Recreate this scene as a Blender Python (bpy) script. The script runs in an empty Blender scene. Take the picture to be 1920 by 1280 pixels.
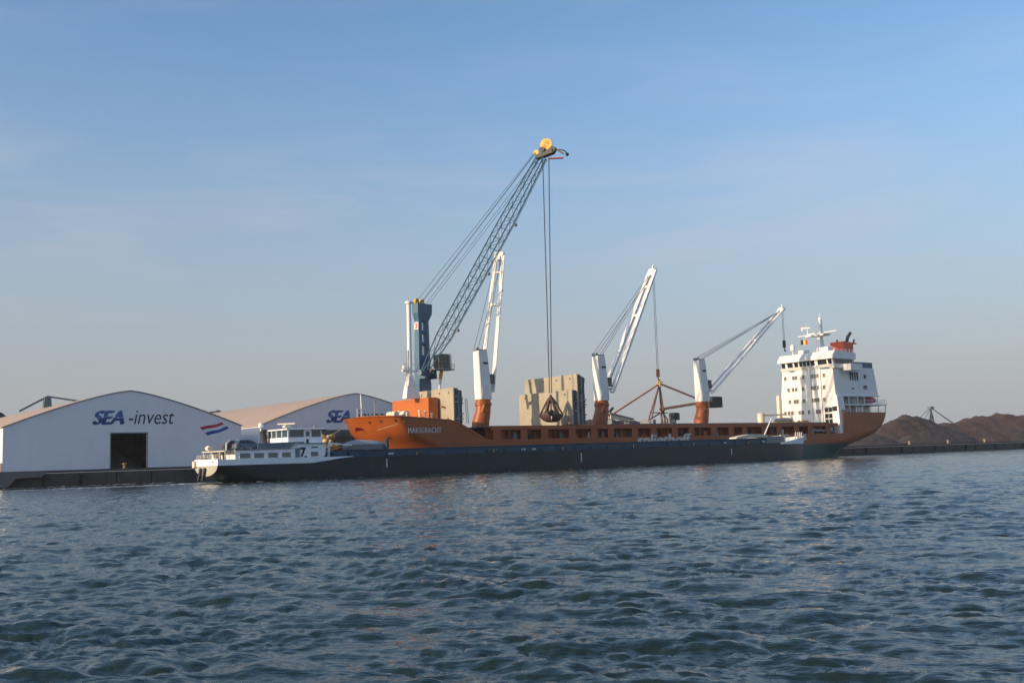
import bpy, bmesh, math, random
import numpy as np
from mathutils import Vector, Matrix
R = math.radians
random.seed(7)
sc = bpy.context.scene
col = sc.collection

# ------------------------------------------------------------------ camera
# world axes: x runs along the quay, y goes inland away from the viewer, z is up (metres, water at 0)
HEAD, PITCH, ROLL, EYE = R(37.1), math.atan(218 / 2000), R(1.8), 2.4
fw = Vector((math.sin(HEAD) * math.cos(PITCH), math.cos(HEAD) * math.cos(PITCH), math.sin(PITCH)))
rt = Vector((math.cos(HEAD), -math.sin(HEAD), 0))
up = rt.cross(fw)
rt2 = rt * math.cos(ROLL) - up * math.sin(ROLL)
up2 = up * math.cos(ROLL) + rt * math.sin(ROLL)
cd = bpy.data.cameras.new('camera')
cam = bpy.data.objects.new('camera', cd)
col.objects.link(cam)
M = Matrix((rt2, up2, -fw)).transposed().to_4x4()
M.translation = Vector((0, 0, EYE))
cam.matrix_world = M
cd.sensor_width = 36
cd.lens = 36 * 2000 / 1920
cd.clip_start = 0.1
cd.clip_end = 6000
sc.camera = cam

# ------------------------------------------------------------------ sky, sun, exposure
SUN_EL, SUN_AZ = R(16.5), math.atan2(math.sin(R(173)), math.cos(R(173)))   # direction towards the sun, from +x axis
sdir = Vector((math.cos(SUN_EL) * math.cos(SUN_AZ), math.cos(SUN_EL) * math.sin(SUN_AZ), math.sin(SUN_EL)))
w = bpy.data.worlds.new('World')
sc.world = w
w.use_nodes = True
nt = w.node_tree
nt.nodes.clear()
N = nt.nodes.new
L = nt.links.new
out = N('ShaderNodeOutputWorld')
bg = N('ShaderNodeBackground')
bg.inputs['Strength'].default_value = 0.142
sky = N('ShaderNodeTexSky')
sky.sky_type = 'NISHITA'
sky.sun_disc = False
sky.sun_elevation = SUN_EL
sky.sun_rotation = math.pi / 2 - SUN_AZ
sky.altitude = 0
sky.air_density = 1.0
sky.dust_density = 1.6
sky.ozone_density = 2.2
# thin low clouds, drawn in the dome by direction
tc = N('ShaderNodeTexCoord')
mp = N('ShaderNodeMapping')
mp.inputs['Scale'].default_value = (1.6, 1.6, 9.0)
mp.inputs['Rotation'].default_value = (R(4), R(7), R(20))
nz = N('ShaderNodeTexNoise')
nz.inputs['Scale'].default_value = 2.1
nz.inputs['Detail'].default_value = 7
nz.inputs['Roughness'].default_value = 0.55
nz.inputs['Distortion'].default_value = 0.4
cr = N('ShaderNodeValToRGB')
cr.color_ramp.elements[0].position = 0.50
cr.color_ramp.elements[1].position = 0.78
cr.color_ramp.elements[1].color = (0.3, 0.3, 0.3, 1)
mx = N('ShaderNodeMix')
mx.data_type = 'RGBA'
mx.inputs[7].default_value = (4.2, 3.6, 3.7, 1)
# overall colour balance of the air
hs = N('ShaderNodeHueSaturation')
hs.inputs['Saturation'].default_value = 1.1
L(tc.outputs['Generated'], mp.inputs['Vector'])
L(mp.outputs[0], nz.inputs['Vector'])
L(nz.outputs['Fac'], cr.inputs['Fac'])
L(sky.outputs[0], hs.inputs['Color'])
L(hs.outputs[0], mx.inputs[6])
sz_ = N('ShaderNodeSeparateXYZ')
L(tc.outputs['Generated'], sz_.inputs[0])
c1_ = N('ShaderNodeMapRange'); c1_.interpolation_type = 'SMOOTHSTEP'
c1_.inputs[1].default_value = 0.06; c1_.inputs[2].default_value = 0.16
c2_ = N('ShaderNodeMapRange'); c2_.interpolation_type = 'SMOOTHSTEP'
c2_.inputs[1].default_value = 0.20; c2_.inputs[2].default_value = 0.36; c2_.inputs[3].default_value = 1.0; c2_.inputs[4].default_value = 0.25
L(sz_.outputs['Z'], c1_.inputs[0]); L(sz_.outputs['Z'], c2_.inputs[0])
cm1 = N('ShaderNodeMath'); cm1.operation = 'MULTIPLY'
cm2 = N('ShaderNodeMath'); cm2.operation = 'MULTIPLY'
L(c1_.outputs[0], cm1.inputs[0]); L(c2_.outputs[0], cm1.inputs[1])
L(cm1.outputs[0], cm2.inputs[0]); L(cr.outputs[0], cm2.inputs[1])
L(cm2.outputs[0], mx.inputs[0])
# grey mauve haze low in the sky, the same all round the horizon
sxyz = N('ShaderNodeSeparateXYZ')
L(tc.outputs['Generated'], sxyz.inputs[0])
hz = N('ShaderNodeMapRange')
hz.interpolation_type = 'SMOOTHSTEP'
hz.inputs[1].default_value = -0.02
hz.inputs[2].default_value = 0.40
hz.inputs[3].default_value = 0.92
hz.inputs[4].default_value = 0.0
L(sxyz.outputs['Z'], hz.inputs[0])
hm = N('ShaderNodeMix')
hm.data_type = 'RGBA'
hm.inputs[7].default_value = (1.84, 1.84, 1.99, 1)
L(hz.outputs[0], hm.inputs[0])
L(mx.outputs[2], hm.inputs[6])
L(hm.outputs[2], bg.inputs['Color'])
L(bg.outputs[0], out.inputs['Surface'])

sl = bpy.data.lights.new('sun', 'SUN')
sl.energy = 3.2
sl.angle = R(0.6)
sl.color = (1.0, 0.78, 0.52)
so = bpy.data.objects.new('sun', sl)
col.objects.link(so)
so.rotation_euler = sdir.to_track_quat('Z', 'Y').to_euler()
so.location = (0, 0, 100)
sc.view_settings.view_transform = 'Standard'
sc.view_settings.look = 'None'
sc.view_settings.exposure = 0.55
sc.view_settings.gamma = 1

# ------------------------------------------------------------------ materials
MATS = {}
def mat(name, c, rough=0.5, var=0.15, scale=0.6, bump=0.0, bscale=None, metal=0.0, spec=0.5, stain=None, stretch=None, streak=0.0, run=(1.3, 1.3, 0.16)):
    """paint / concrete / soil: a colour with two scales of variation and some relief"""
    m = bpy.data.materials.new(name)
    m.use_nodes = True
    t = m.node_tree
    b = t.nodes['Principled BSDF']
    b.inputs['Roughness'].default_value = rough
    b.inputs['Metallic'].default_value = metal
    b.inputs['Specular IOR Level'].default_value = spec
    n = t.nodes.new
    l = t.links.new
    tcn = n('ShaderNodeTexCoord')
    vec = tcn.outputs['Object']
    mpn = n('ShaderNodeMapping')
    if stretch:
        mpn.inputs['Scale'].default_value = stretch
    l(vec, mpn.inputs['Vector'])
    vec2 = mpn.outputs[0]
    n1 = n('ShaderNodeTexNoise')
    n1.inputs['Scale'].default_value = scale
    n1.inputs['Detail'].default_value = 6
    n1.inputs['Roughness'].default_value = 0.62
    l(vec2, n1.inputs['Vector'])
    rm = n('ShaderNodeMapRange')
    rm.inputs[1].default_value = 0.3
    rm.inputs[2].default_value = 0.7
    rm.inputs[3].default_value = 1 - var
    rm.inputs[4].default_value = 1 + var
    l(n1.outputs['Fac'], rm.inputs[0])
    mul = n('ShaderNodeMix')
    mul.data_type = 'RGBA'
    mul.blend_type = 'MULTIPLY'
    mul.inputs[0].default_value = 1
    mul.inputs[6].default_value = (*c, 1)
    l(rm.outputs[0], mul.inputs[7])
    colout = mul.outputs[2]
    if stain:
        sm = n('ShaderNodeMapping')
        sm.inputs['Scale'].default_value = run
        l(vec, sm.inputs['Vector'])
        n2 = n('ShaderNodeTexNoise')
        n2.inputs['Scale'].default_value = 1.0
        n2.inputs['Detail'].default_value = 8
        n2.inputs['Roughness'].default_value = 0.7
        l(sm.outputs[0], n2.inputs['Vector'])
        rr = n('ShaderNodeValToRGB')
        rr.color_ramp.elements[0].position = 0.54
        rr.color_ramp.elements[1].position = 0.78
        rr.color_ramp.elements[1].color = (streak or 0.5,) * 3 + (1,)
        l(n2.outputs['Fac'], rr.inputs['Fac'])
        ms = n('ShaderNodeMix')
        ms.data_type = 'RGBA'
        ms.inputs[7].default_value = (*stain, 1)
        l(colout, ms.inputs[6])
        l(rr.outputs[0], ms.inputs[0])
        colout = ms.outputs[2]
    l(colout, b.inputs['Base Color'])
    if bump:
        nb = n('ShaderNodeTexNoise')
        nb.inputs['Scale'].default_value = bscale or scale * 4
        nb.inputs['Detail'].default_value = 5
        l(vec, nb.inputs['Vector'])
        bp = n('ShaderNodeBump')
        bp.inputs['Strength'].default_value = bump
        bp.inputs['Distance'].default_value = 0.15
        l(nb.outputs['Fac'], bp.inputs['Height'])
        l(bp.outputs[0], b.inputs['Normal'])
    MATS[name] = m
    return m
RUST = (0.16, 0.07, 0.035)
mat('orange', (0.34, 0.080, 0.009), 0.45, 0.10, 0.25, stain=(0.20, 0.06, 0.03), streak=0.5)
mat('orange_bright', (0.47, 0.125, 0.02), 0.45, 0.10, 0.4, stain=RUST, streak=0.35)
mat('white', (0.78, 0.77, 0.74), 0.4, 0.05, 0.3, stain=(0.60, 0.56, 0.50), streak=0.14)
mat('white_clean', (0.80, 0.79, 0.76), 0.4, 0.03, 0.3)
mat('shed_white', (0.78, 0.78, 0.80), 0.6, 0.05, 0.15, stain=(0.66, 0.66, 0.67), streak=0.5)
mat('shed_roof', (0.46, 0.34, 0.26), 0.7, 0.08, 0.12, stain=(0.38, 0.29, 0.22), streak=0.4)
mat('beige', (0.37, 0.325, 0.245), 0.75, 0.14, 0.35, bump=0.15, stain=(0.22, 0.17, 0.11), streak=0.45)
mat('girder', (0.10, 0.115, 0.12), 0.6, 0.25, 0.8, stain=RUST, streak=0.5)
mat('crane_blue', (0.033, 0.11, 0.185), 0.4, 0.10, 0.4, stain=(0.03, 0.07, 0.10), streak=0.4)
mat('boom_blue', (0.035, 0.10, 0.15), 0.45, 0.10, 0.5)
mat('yellow', (0.75, 0.42, 0.04), 0.45, 0.10, 0.8)
mat('olive', (0.22, 0.17, 0.05), 0.7, 0.2, 1.0)
mat('red', (0.55, 0.04, 0.05), 0.5, 0.08, 0.8)
mat('dark', (0.025, 0.028, 0.03), 0.55, 0.2, 0.6)
mat('steel', (0.20, 0.21, 0.22), 0.5, 0.15, 0.6)
mat('rope_steel', (0.05, 0.055, 0.065), 0.6, 0.1, 1.0)
mat('rope_tan', (0.40, 0.32, 0.20), 0.9, 0.1, 1.0)
mat('grab_rust', (0.085, 0.045, 0.033), 0.7, 0.35, 1.2, bump=0.3, bscale=3)
mat('barge_hull', (0.009, 0.018, 0.022), 0.45, 0.3, 0.3, bump=0.2, bscale=0.5, stain=(0.05, 0.045, 0.045), streak=0.7)
mat('barge_blue', (0.022, 0.060, 0.10), 0.5, 0.15, 0.3, stain=(0.06, 0.08, 0.10), streak=0.4)
mat('barge_white', (0.82, 0.84, 0.86), 0.4, 0.05, 0.4, stain=(0.42, 0.40, 0.36), streak=0.3)
mat('cream', (0.70, 0.62, 0.48), 0.5, 0.06, 0.5, stain=(0.40, 0.32, 0.22), streak=0.3)
mat('counter_grey', (0.40, 0.38, 0.31), 0.5, 0.1, 0.5, stain=(0.2, 0.17, 0.12), streak=0.4)
mat('grey_cover', (0.30, 0.32, 0.34), 0.8, 0.10, 0.8, bump=0.4, bscale=2)
mat('screen_grey', (0.13, 0.18, 0.22), 0.6, 0.08, 0.6)
mat('car_blue', (0.10, 0.15, 0.20), 0.3, 0.04, 0.5)
mat('car_dark', (0.035, 0.045, 0.055), 0.3, 0.04, 0.5)
mat('rubber', (0.015, 0.015, 0.016), 0.8, 0.15, 1.0)
mat('concrete_dark', (0.088, 0.072, 0.058), 0.85, 0.35, 0.25, bump=0.4, bscale=1.4, stain=(0.035, 0.034, 0.024), streak=0.8)
mat('concrete', (0.16, 0.15, 0.14), 0.85, 0.2, 0.2, bump=0.3, bscale=1.2)
mat('wall_panel', (0.115, 0.105, 0.080), 0.85, 0.25, 0.3, bump=0.3, bscale=1.2, stain=(0.04, 0.045, 0.035), streak=0.7)
mat('ground', (0.085, 0.075, 0.065), 0.9, 0.25, 0.08, bump=0.2, bscale=0.8)
mat('ore_brown', (0.066, 0.042, 0.033), 0.95, 0.28, 0.10, bump=0.8, bscale=0.9)
mat('ore_red', (0.078, 0.043, 0.034), 0.95, 0.28, 0.10, bump=0.8, bscale=0.9)
mat('ore_grey', (0.050, 0.040, 0.036), 0.95, 0.30, 0.10, bump=0.8, bscale=0.9)
mat('bundle', (0.50, 0.36, 0.20), 0.8, 0.3, 0.7, bump=0.5, bscale=2)
mat('flag_red', (0.50, 0.03, 0.04), 0.8, 0.05, 1)
mat('flag_white', (0.72, 0.72, 0.72), 0.8, 0.03, 1)
mat('flag_blue', (0.03, 0.08, 0.28), 0.8, 0.05, 1)
mat('flag_black', (0.015, 0.015, 0.015), 0.8, 0.05, 1)
mat('flag_yellow', (0.75, 0.55, 0.04), 0.8, 0.05, 1)
mat('letter_dark', (0.03, 0.033, 0.045), 0.6, 0.05, 1)
mat('letter_white', (0.62, 0.60, 0.55), 0.6, 0.10, 1)
mat('funnel_red', (0.75, 0.11, 0.03), 0.45, 0.08, 0.6)
mat('far_steel', (0.14, 0.17, 0.18), 0.7, 0.1, 0.3)
mat('stacker_brown', (0.16, 0.08, 0.06), 0.6, 0.2, 0.5)
mat('pale_orange', (0.55, 0.26, 0.15), 0.6, 0.12, 0.4)
mat('shed_inside', (0.42, 0.36, 0.30), 0.9, 0.3, 0.3)
mat('lifeboat_red', (0.38, 0.03, 0.05), 0.4, 0.05, 0.6)

def glass(name, c, rough=0.08):
    m = mat(name, c, rough, 0.15, 0.5, spec=0.8)
    return m
glass('glass_dark', (0.02, 0.025, 0.03))
glass('glass_blue', (0.045, 0.075, 0.095), 0.1)
glass('glass_green', (0.10, 0.14, 0.15), 0.12)
glass('glass_warm', (0.17, 0.15, 0.12), 0.15)

def hull_paint():
    """orange topsides over green antifouling: the paint line lies at a fixed height"""
    m = mat('hull_paint', (0.34, 0.080, 0.009), 0.42, 0.14, 0.22, bump=0.25, bscale=0.45, stain=(0.15, 0.05, 0.03), streak=0.75, run=(1.5, 1.5, 0.09))
    t = m.node_tree
    b = t.nodes['Principled BSDF']
    old = b.inputs['Base Color'].links[0].from_socket
    tcn = t.nodes.new('ShaderNodeTexCoord')
    sx = t.nodes.new('ShaderNodeSeparateXYZ')
    t.links.new(tcn.outputs['Object'], sx.inputs[0])
    nn = t.nodes.new('ShaderNodeTexNoise')
    nn.inputs['Scale'].default_value = 0.9
    nn.inputs['Detail'].default_value = 5
    t.links.new(tcn.outputs['Object'], nn.inputs['Vector'])
    ad = t.nodes.new('ShaderNodeMath')
    ad.operation = 'MULTIPLY_ADD'
    ad.inputs[1].default_value = 0.22
    t.links.new(nn.outputs['Fac'], ad.inputs[0])
    t.links.new(sx.outputs['Z'], ad.inputs[2])
    mr = t.nodes.new('ShaderNodeMapRange')
    mr.inputs[1].default_value = 3.5
    mr.inputs[2].default_value = 3.75
    t.links.new(ad.outputs[0], mr.inputs[0])
    gm = t.nodes.new('ShaderNodeMix')
    gm.data_type = 'RGBA'
    gm.inputs[6].default_value = (0.012, 0.075, 0.062, 1)
    t.links.new(mr.outputs[0], gm.inputs[0])
    t.links.new(old, gm.inputs[7])
    t.links.new(gm.outputs[2], b.inputs['Base Color'])
hull_paint()

def logo_blue():
    """blue letters split by a white wave line, darker below it: print on the shed"""
    m = bpy.data.materials.new('logo_blue')
    m.use_nodes = True
    t = m.node_tree
    b = t.nodes['Principled BSDF']
    b.inputs['Roughness'].default_value = 0.6
    n = t.nodes.new
    l = t.links.new
    tcn = n('ShaderNodeTexCoord')
    sx = n('ShaderNodeSeparateXYZ')
    l(tcn.outputs['Generated'], sx.inputs[0])
    s1 = n('ShaderNodeMath'); s1.operation = 'MULTIPLY'; s1.inputs[1].default_value = 9.5
    l(sx.outputs['X'], s1.inputs[0])
    s2 = n('ShaderNodeMath'); s2.operation = 'SINE'
    l(s1.outputs[0], s2.inputs[0])
    s3 = n('ShaderNodeMath'); s3.operation = 'MULTIPLY_ADD'; s3.inputs[1].default_value = 0.05
    l(s2.outputs[0], s3.inputs[0])
    l(sx.outputs['Z'], s3.inputs[2])
    rp = n('ShaderNodeValToRGB')
    rp.color_ramp.interpolation = 'CONSTANT'
    e = rp.color_ramp.elements
    e[0].position = 0; e[0].color = (0.02, 0.055, 0.20, 1)
    e[1].position = 0.50; e[1].color = (0.35, 0.42, 0.55, 1)
    x = e.new(0.545); x.color = (0.045, 0.12, 0.34, 1)
    l(s3.outputs[0], rp.inputs['Fac'])
    l(rp.outputs[0], b.inputs['Base Color'])
    MATS['logo_blue'] = m
logo_blue()

# ------------------------------------------------------------------ mesh helpers
ORG = {}
class MB:
    def __init__(s):
        s.v = []; s.f = []
    def add(s, vs, fs):
        k = len(s.v)
        s.v += [tuple(p) for p in vs]
        s.f += [tuple(k + i for i in f) for f in fs]
        return s
    def box(s, x0, x1, y0, y1, z0, z1):
        return s.add([(x0, y0, z0), (x1, y0, z0), (x1, y1, z0), (x0, y1, z0), (x0, y0, z1), (x1, y0, z1), (x1, y1, z1), (x0, y1, z1)],
                     [(3, 2, 1, 0), (4, 5, 6, 7), (0, 1, 5, 4), (1, 2, 6, 5), (2, 3, 7, 6), (3, 0, 4, 7)])
    def bevbox(s, x0, x1, y0, y1, z0, z1, b):
        """box with chamfered vertical and top edges"""
        ring = lambda d, z: [(x0 + d + b, y0 + d, z), (x1 - d - b, y0 + d, z), (x1 - d, y0 + d + b, z), (x1 - d, y1 - d - b, z),
                             (x1 - d - b, y1 - d, z), (x0 + d + b, y1 - d, z), (x0 + d, y1 - d - b, z), (x0 + d, y0 + d + b, z)]
        return s.loft([ring(0, z0), ring(0, z1 - b), ring(b, z1)])
    def frustum(s, a, b):
        """a, b: (x0,x1,y0,y1,z) bottom and top rectangles"""
        q = lambda r: [(r[0], r[2], r[4]), (r[1], r[2], r[4]), (r[1], r[3], r[4]), (r[0], r[3], r[4])]
        return s.loft([q(a), q(b)])
    def loft(s, rings, cap=True, closed=True):
        n = len(rings[0])
        vs = [p for r in rings for p in r]
        fs = []
        for i in range(len(rings) - 1):
            for j in range(n if closed else n - 1):
                k = (j + 1) % n
                fs.append((i * n + j, i * n + k, (i + 1) * n + k, (i + 1) * n + j))
        if cap and closed:
            fs.append(tuple(reversed(range(n))))
            fs.append(tuple((len(rings) - 1) * n + j for j in range(n)))
        return s.add(vs, fs)
    def tube(s, p0, p1, r0, r1=None, seg=10, cap=True):
        p0, p1 = Vector(p0), Vector(p1)
        r1 = r0 if r1 is None else r1
        d = (p1 - p0).normalized()
        a = Vector((0, 0, 1)) if abs(d.z) < 0.95 else Vector((1, 0, 0))
        u_ = d.cross(a).normalized()
        v_ = d.cross(u_)
        ring = lambda c, r: [c + (u_ * math.cos(2 * math.pi * i / seg) + v_ * math.sin(2 * math.pi * i / seg)) * r for i in range(seg)]
        return s.loft([ring(p0, r0), ring(p1, r1)], cap)
    def path(s, pts, r, seg=6):
        for a, b in zip(pts[:-1], pts[1:]):
            s.tube(a, b, r, seg=seg)
        return s
    def bar(s, p0, p1, w_, h_):
        """rectangular beam: w_ sideways, h_ upwards"""
        p0, p1 = Vector(p0), Vector(p1)
        d = (p1 - p0).normalized()
        a = Vector((0, 0, 1)) if abs(d.z) < 0.95 else Vector((0, 1, 0))
        u_ = d.cross(a).normalized() * (w_ / 2)
        v_ = u_.cross(d).normalized() * (h_ / 2)
        q = lambda c: [c - u_ - v_, c + u_ - v_, c + u_ + v_, c - u_ + v_]
        return s.loft([q(p0), q(p1)])
    def prism(s, poly, axis, a, b):
        """polygon (2-D) extruded along axis 'x','y','z'"""
        pl = {'x': lambda p, t: (t, p[0], p[1]), 'y': lambda p, t: (p[0], t, p[1]), 'z': lambda p, t: (p[0], p[1], t)}[axis]
        return s.loft([[pl(p, a) for p in poly], [pl(p, b) for p in poly]])
    def lathe(s, c, prof, seg=16):
        """profile [(r,z)] round a vertical axis at c"""
        rings = [[(c[0] + r * math.cos(2 * math.pi * i / seg), c[1] + r * math.sin(2 * math.pi * i / seg), c[2] + z) for i in range(seg)] for r, z in prof]
        return s.loft(rings)
    def ball(s, c, r, seg=10, sq=1.0):
        return s.lathe(c, [(max(0.02, r * math.sin(math.pi * k / 7)), -r * sq * math.cos(math.pi * k / 7)) for k in range(8)], seg)
    def mesh(s, name, org=(0, 0, 0), smooth=False):
        me = bpy.data.meshes.new(name)
        o = Vector(org)
        me.from_pydata([tuple(Vector(p) - o) for p in s.v], [], s.f)
        bm = bmesh.new()
        bm.from_mesh(me)
        bmesh.ops.recalc_face_normals(bm, faces=bm.faces)
        bm.to_mesh(me)
        bm.free()
        if smooth:
            me.polygons.foreach_set('use_smooth', [True] * len(me.polygons))
            me.set_sharp_from_angle(angle=R(35))
        return me

def put(name, mb, material, parent=None, smooth=False, org=None):
    o_ = ORG[parent.name] if parent is not None else (org or (0, 0, 0))
    me = mb if isinstance(mb, bpy.types.Mesh) else mb.mesh(name, o_, smooth)
    if not me.materials:
        me.materials.append(MATS[material])
    o = bpy.data.objects.new(name, me)
    col.objects.link(o)
    if parent is not None:
        o.parent = parent
    else:
        o.location = o_
    ORG[o.name] = o_
    return o
def inst(name, me, parent, loc):
    """a piece that shares mesh data; loc in world coordinates"""
    o = bpy.data.objects.new(name, me)
    col.objects.link(o)
    o.parent = parent
    o.location = Vector(loc) - Vector(ORG[parent.name])
    # a parent mesh never moves from its root, so the offset is the same for parts and sub-parts
    ORG[o.name] = loc
    return o
def tag(o, label, cat, group=None):
    o['label'] = label
    o['category'] = cat
    if group:
        o['group'] = group
    return o
def thing(name, label, cat, loc, group=None):
    o = bpy.data.objects.new(name, None)
    col.objects.link(o)
    o.location = loc
    o.empty_display_size = 0.5
    ORG[o.name] = tuple(loc)
    return tag(o, label, cat, group)
def single(name, mb, material, label, cat, loc, group=None, smooth=False):
    o = put(name, mb, material, None, smooth, loc)
    return tag(o, label, cat, group)
def struct(o):
    o['kind'] = 'structure'
    return o
def text_mesh(body, x0, x1, z0, z1, y, shear=0.0, bold=0.0, fn=None, space=1.0):
    """lettering as flat mesh standing in the x-z plane, facing the viewer's side (-y); fitted to the box"""
    cu = bpy.data.curves.new('lettering', 'FONT')
    cu.body = body
    cu.size = 1
    cu.shear = shear
    cu.offset = bold
    cu.space_character = space
    cu.fill_mode = 'FRONT'
    cu.resolution_u = 4
    ob = bpy.data.objects.new('tmp', cu)
    col.objects.link(ob)
    dg = bpy.context.evaluated_depsgraph_get()
    me = bpy.data.meshes.new_from_object(ob.evaluated_get(dg))
    bpy.data.objects.remove(ob)
    xs = [v.co.x for v in me.vertices]; ys = [v.co.y for v in me.vertices]
    a, b, c, d = min(xs), max(xs), min(ys), max(ys)
    mb = MB()
    vs = []
    for v in me.vertices:
        X_ = x0 + (v.co.x - a) / (b - a) * (x1 - x0)
        Z_ = z0 + (v.co.y - c) / (d - c) * (z1 - z0)
        Y_ = fn(X_, Z_) if fn else y
        vs.append((X_, Y_, Z_))
    mb.add(vs, [tuple(p.vertices) for p in me.polygons])
    return mb
def heavy(mb, n, dx, dz=0.0):
    b = MB()
    for k in range(n):
        b.add([(x + dx * (k - (n - 1) / 2), y - 0.004 * k, z + dz * (k - (n - 1) / 2)) for x, y, z in mb.v], mb.f)
    return b
def lettering(name, mb, material, parent):
    """flat print: keep the faces turned to -y"""
    o = put(name, mb, material, parent)
    bm = bmesh.new(); bm.from_mesh(o.data)
    fl = [f for f in bm.faces if f.normal.y > 0]
    bmesh.ops.reverse_faces(bm, faces=fl)
    bm.to_mesh(o.data); bm.free()
    return o

# ------------------------------------------------------------------ water
def wave_tile(n, size, wdir, lam, hs, seed, spread, cut):
    rng = np.random.default_rng(seed)
    k1 = np.fft.fftfreq(n, d=size / n) * 2 * np.pi
    kx, ky = np.meshgrid(k1, k1, indexing='ij')
    k = np.sqrt(kx ** 2 + ky ** 2)
    k[0, 0] = 1
    kp = 2 * np.pi / lam
    cosw = (kx * math.cos(wdir) + ky * math.sin(wdir)) / k
    P = np.exp(-1.25 * (kp / k) ** 2) / k ** 4.0 * (np.abs(cosw) ** spread + 0.035) * np.where(cosw < 0, 0.25, 1.0) * np.exp(-(k * cut) ** 2)
    P[0, 0] = 0
    h = np.sqrt(P) * (rng.normal(size=(n, n)) + 1j * rng.normal(size=(n, n)))
    H = np.fft.ifft2(h)
    sc_ = hs / 4 / H.real.std()
    dx = np.fft.ifft2(1j * kx / k * h).real * sc_
    dy = np.fft.ifft2(1j * ky / k * h).real * sc_
    return H.real * sc_, dx, dy, n, size
def sample(tile, x, y):
    n, size = tile[3], tile[4]
    u = (x / size * n) % n
    v = (y / size * n) % n
    i = np.floor(u).astype(int); j = np.floor(v).astype(int)
    fu = u - i; fv = v - j
    i %= n; j %= n
    i1 = (i + 1) % n; j1 = (j + 1) % n
    return [a[i, j] * (1 - fu) * (1 - fv) + a[i1, j] * fu * (1 - fv) + a[i, j1] * (1 - fu) * fv + a[i1, j1] * fu * fv for a in tile[:3]]

def water_material():
    m = bpy.data.materials.new('water')
    m.use_nodes = True
    t = m.node_tree
    b = t.nodes['Principled BSDF']
    n = t.nodes.new
    l = t.links.new
    b.inputs['Roughness'].default_value = 0.10
    b.inputs['IOR'].default_value = 1.33
    tcn = n('ShaderNodeTexCoord')
    n1 = n('ShaderNodeTexNoise')
    n1.inputs['Scale'].default_value = 0.05
    n1.inputs['Detail'].default_value = 3
    l(tcn.outputs['Object'], n1.inputs['Vector'])
    mc = n('ShaderNodeMix'); mc.data_type = 'RGBA'
    mc.inputs[6].default_value = (0.012, 0.024, 0.023, 1)
    mc.inputs[7].default_value = (0.017, 0.030, 0.027, 1)
    l(n1.outputs['Fac'], mc.inputs[0])
    at = n('ShaderNodeAttribute'); at.attribute_name = 'foam'
    fm = n('ShaderNodeMix'); fm.data_type = 'RGBA'
    fm.inputs[7].default_value = (0.62, 0.64, 0.64, 1)
    l(mc.outputs[2], fm.inputs[6])
    l(at.outputs['Fac'], fm.inputs[0])
    l(fm.outputs[2], b.inputs['Base Color'])
    for sock, v0, v1 in (('Roughness', 0.10, 0.9), ('Specular IOR Level', 0.5, 0.05)):
        g_ = n('ShaderNodeMapRange'); g_.inputs[2].default_value = 0.5; g_.inputs[3].default_value = v0; g_.inputs[4].default_value = v1
        l(at.outputs['Fac'], g_.inputs[0]); l(g_.outputs[0], b.inputs[sock])
    # ripples finer than the mesh
    mp0 = n('ShaderNodeMapping'); mp0.inputs['Rotation'].default_value = (0, 0, HEAD + R(10))
    mp1 = n('ShaderNodeMapping'); mp1.inputs['Scale'].default_value = (0.55, 1.5, 1)
    l(tcn.outputs['Object'], mp0.inputs['Vector']); l(mp0.outputs[0], mp1.inputs['Vector'])
    r1 = n('ShaderNodeTexNoise'); r1.inputs['Scale'].default_value = 5.5; r1.inputs['Detail'].default_value = 3; r1.inputs['Roughness'].default_value = 0.6
    l(mp1.outputs[0], r1.inputs['Vector'])
    bp = n('ShaderNodeBump'); bp.inputs['Strength'].default_value = 0.35; bp.inputs['Distance'].default_value = 0.06
    r2 = n('ShaderNodeTexNoise'); r2.inputs['Scale'].default_value = 1.25; r2.inputs['Detail'].default_value = 3
    l(mp1.outputs[0], r2.inputs['Vector'])
    b2 = n('ShaderNodeBump'); b2.inputs['Strength'].default_value = 0.55; b2.inputs['Distance'].default_value = 0.14
    l(r2.outputs['Fac'], b2.inputs['Height'])
    l(b2.outputs[0], bp.inputs['Normal'])
    l(r1.outputs['Fac'], bp.inputs['Height'])
    l(bp.outputs[0], b.inputs['Normal'])
    MATS['water'] = m
water_material()
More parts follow.
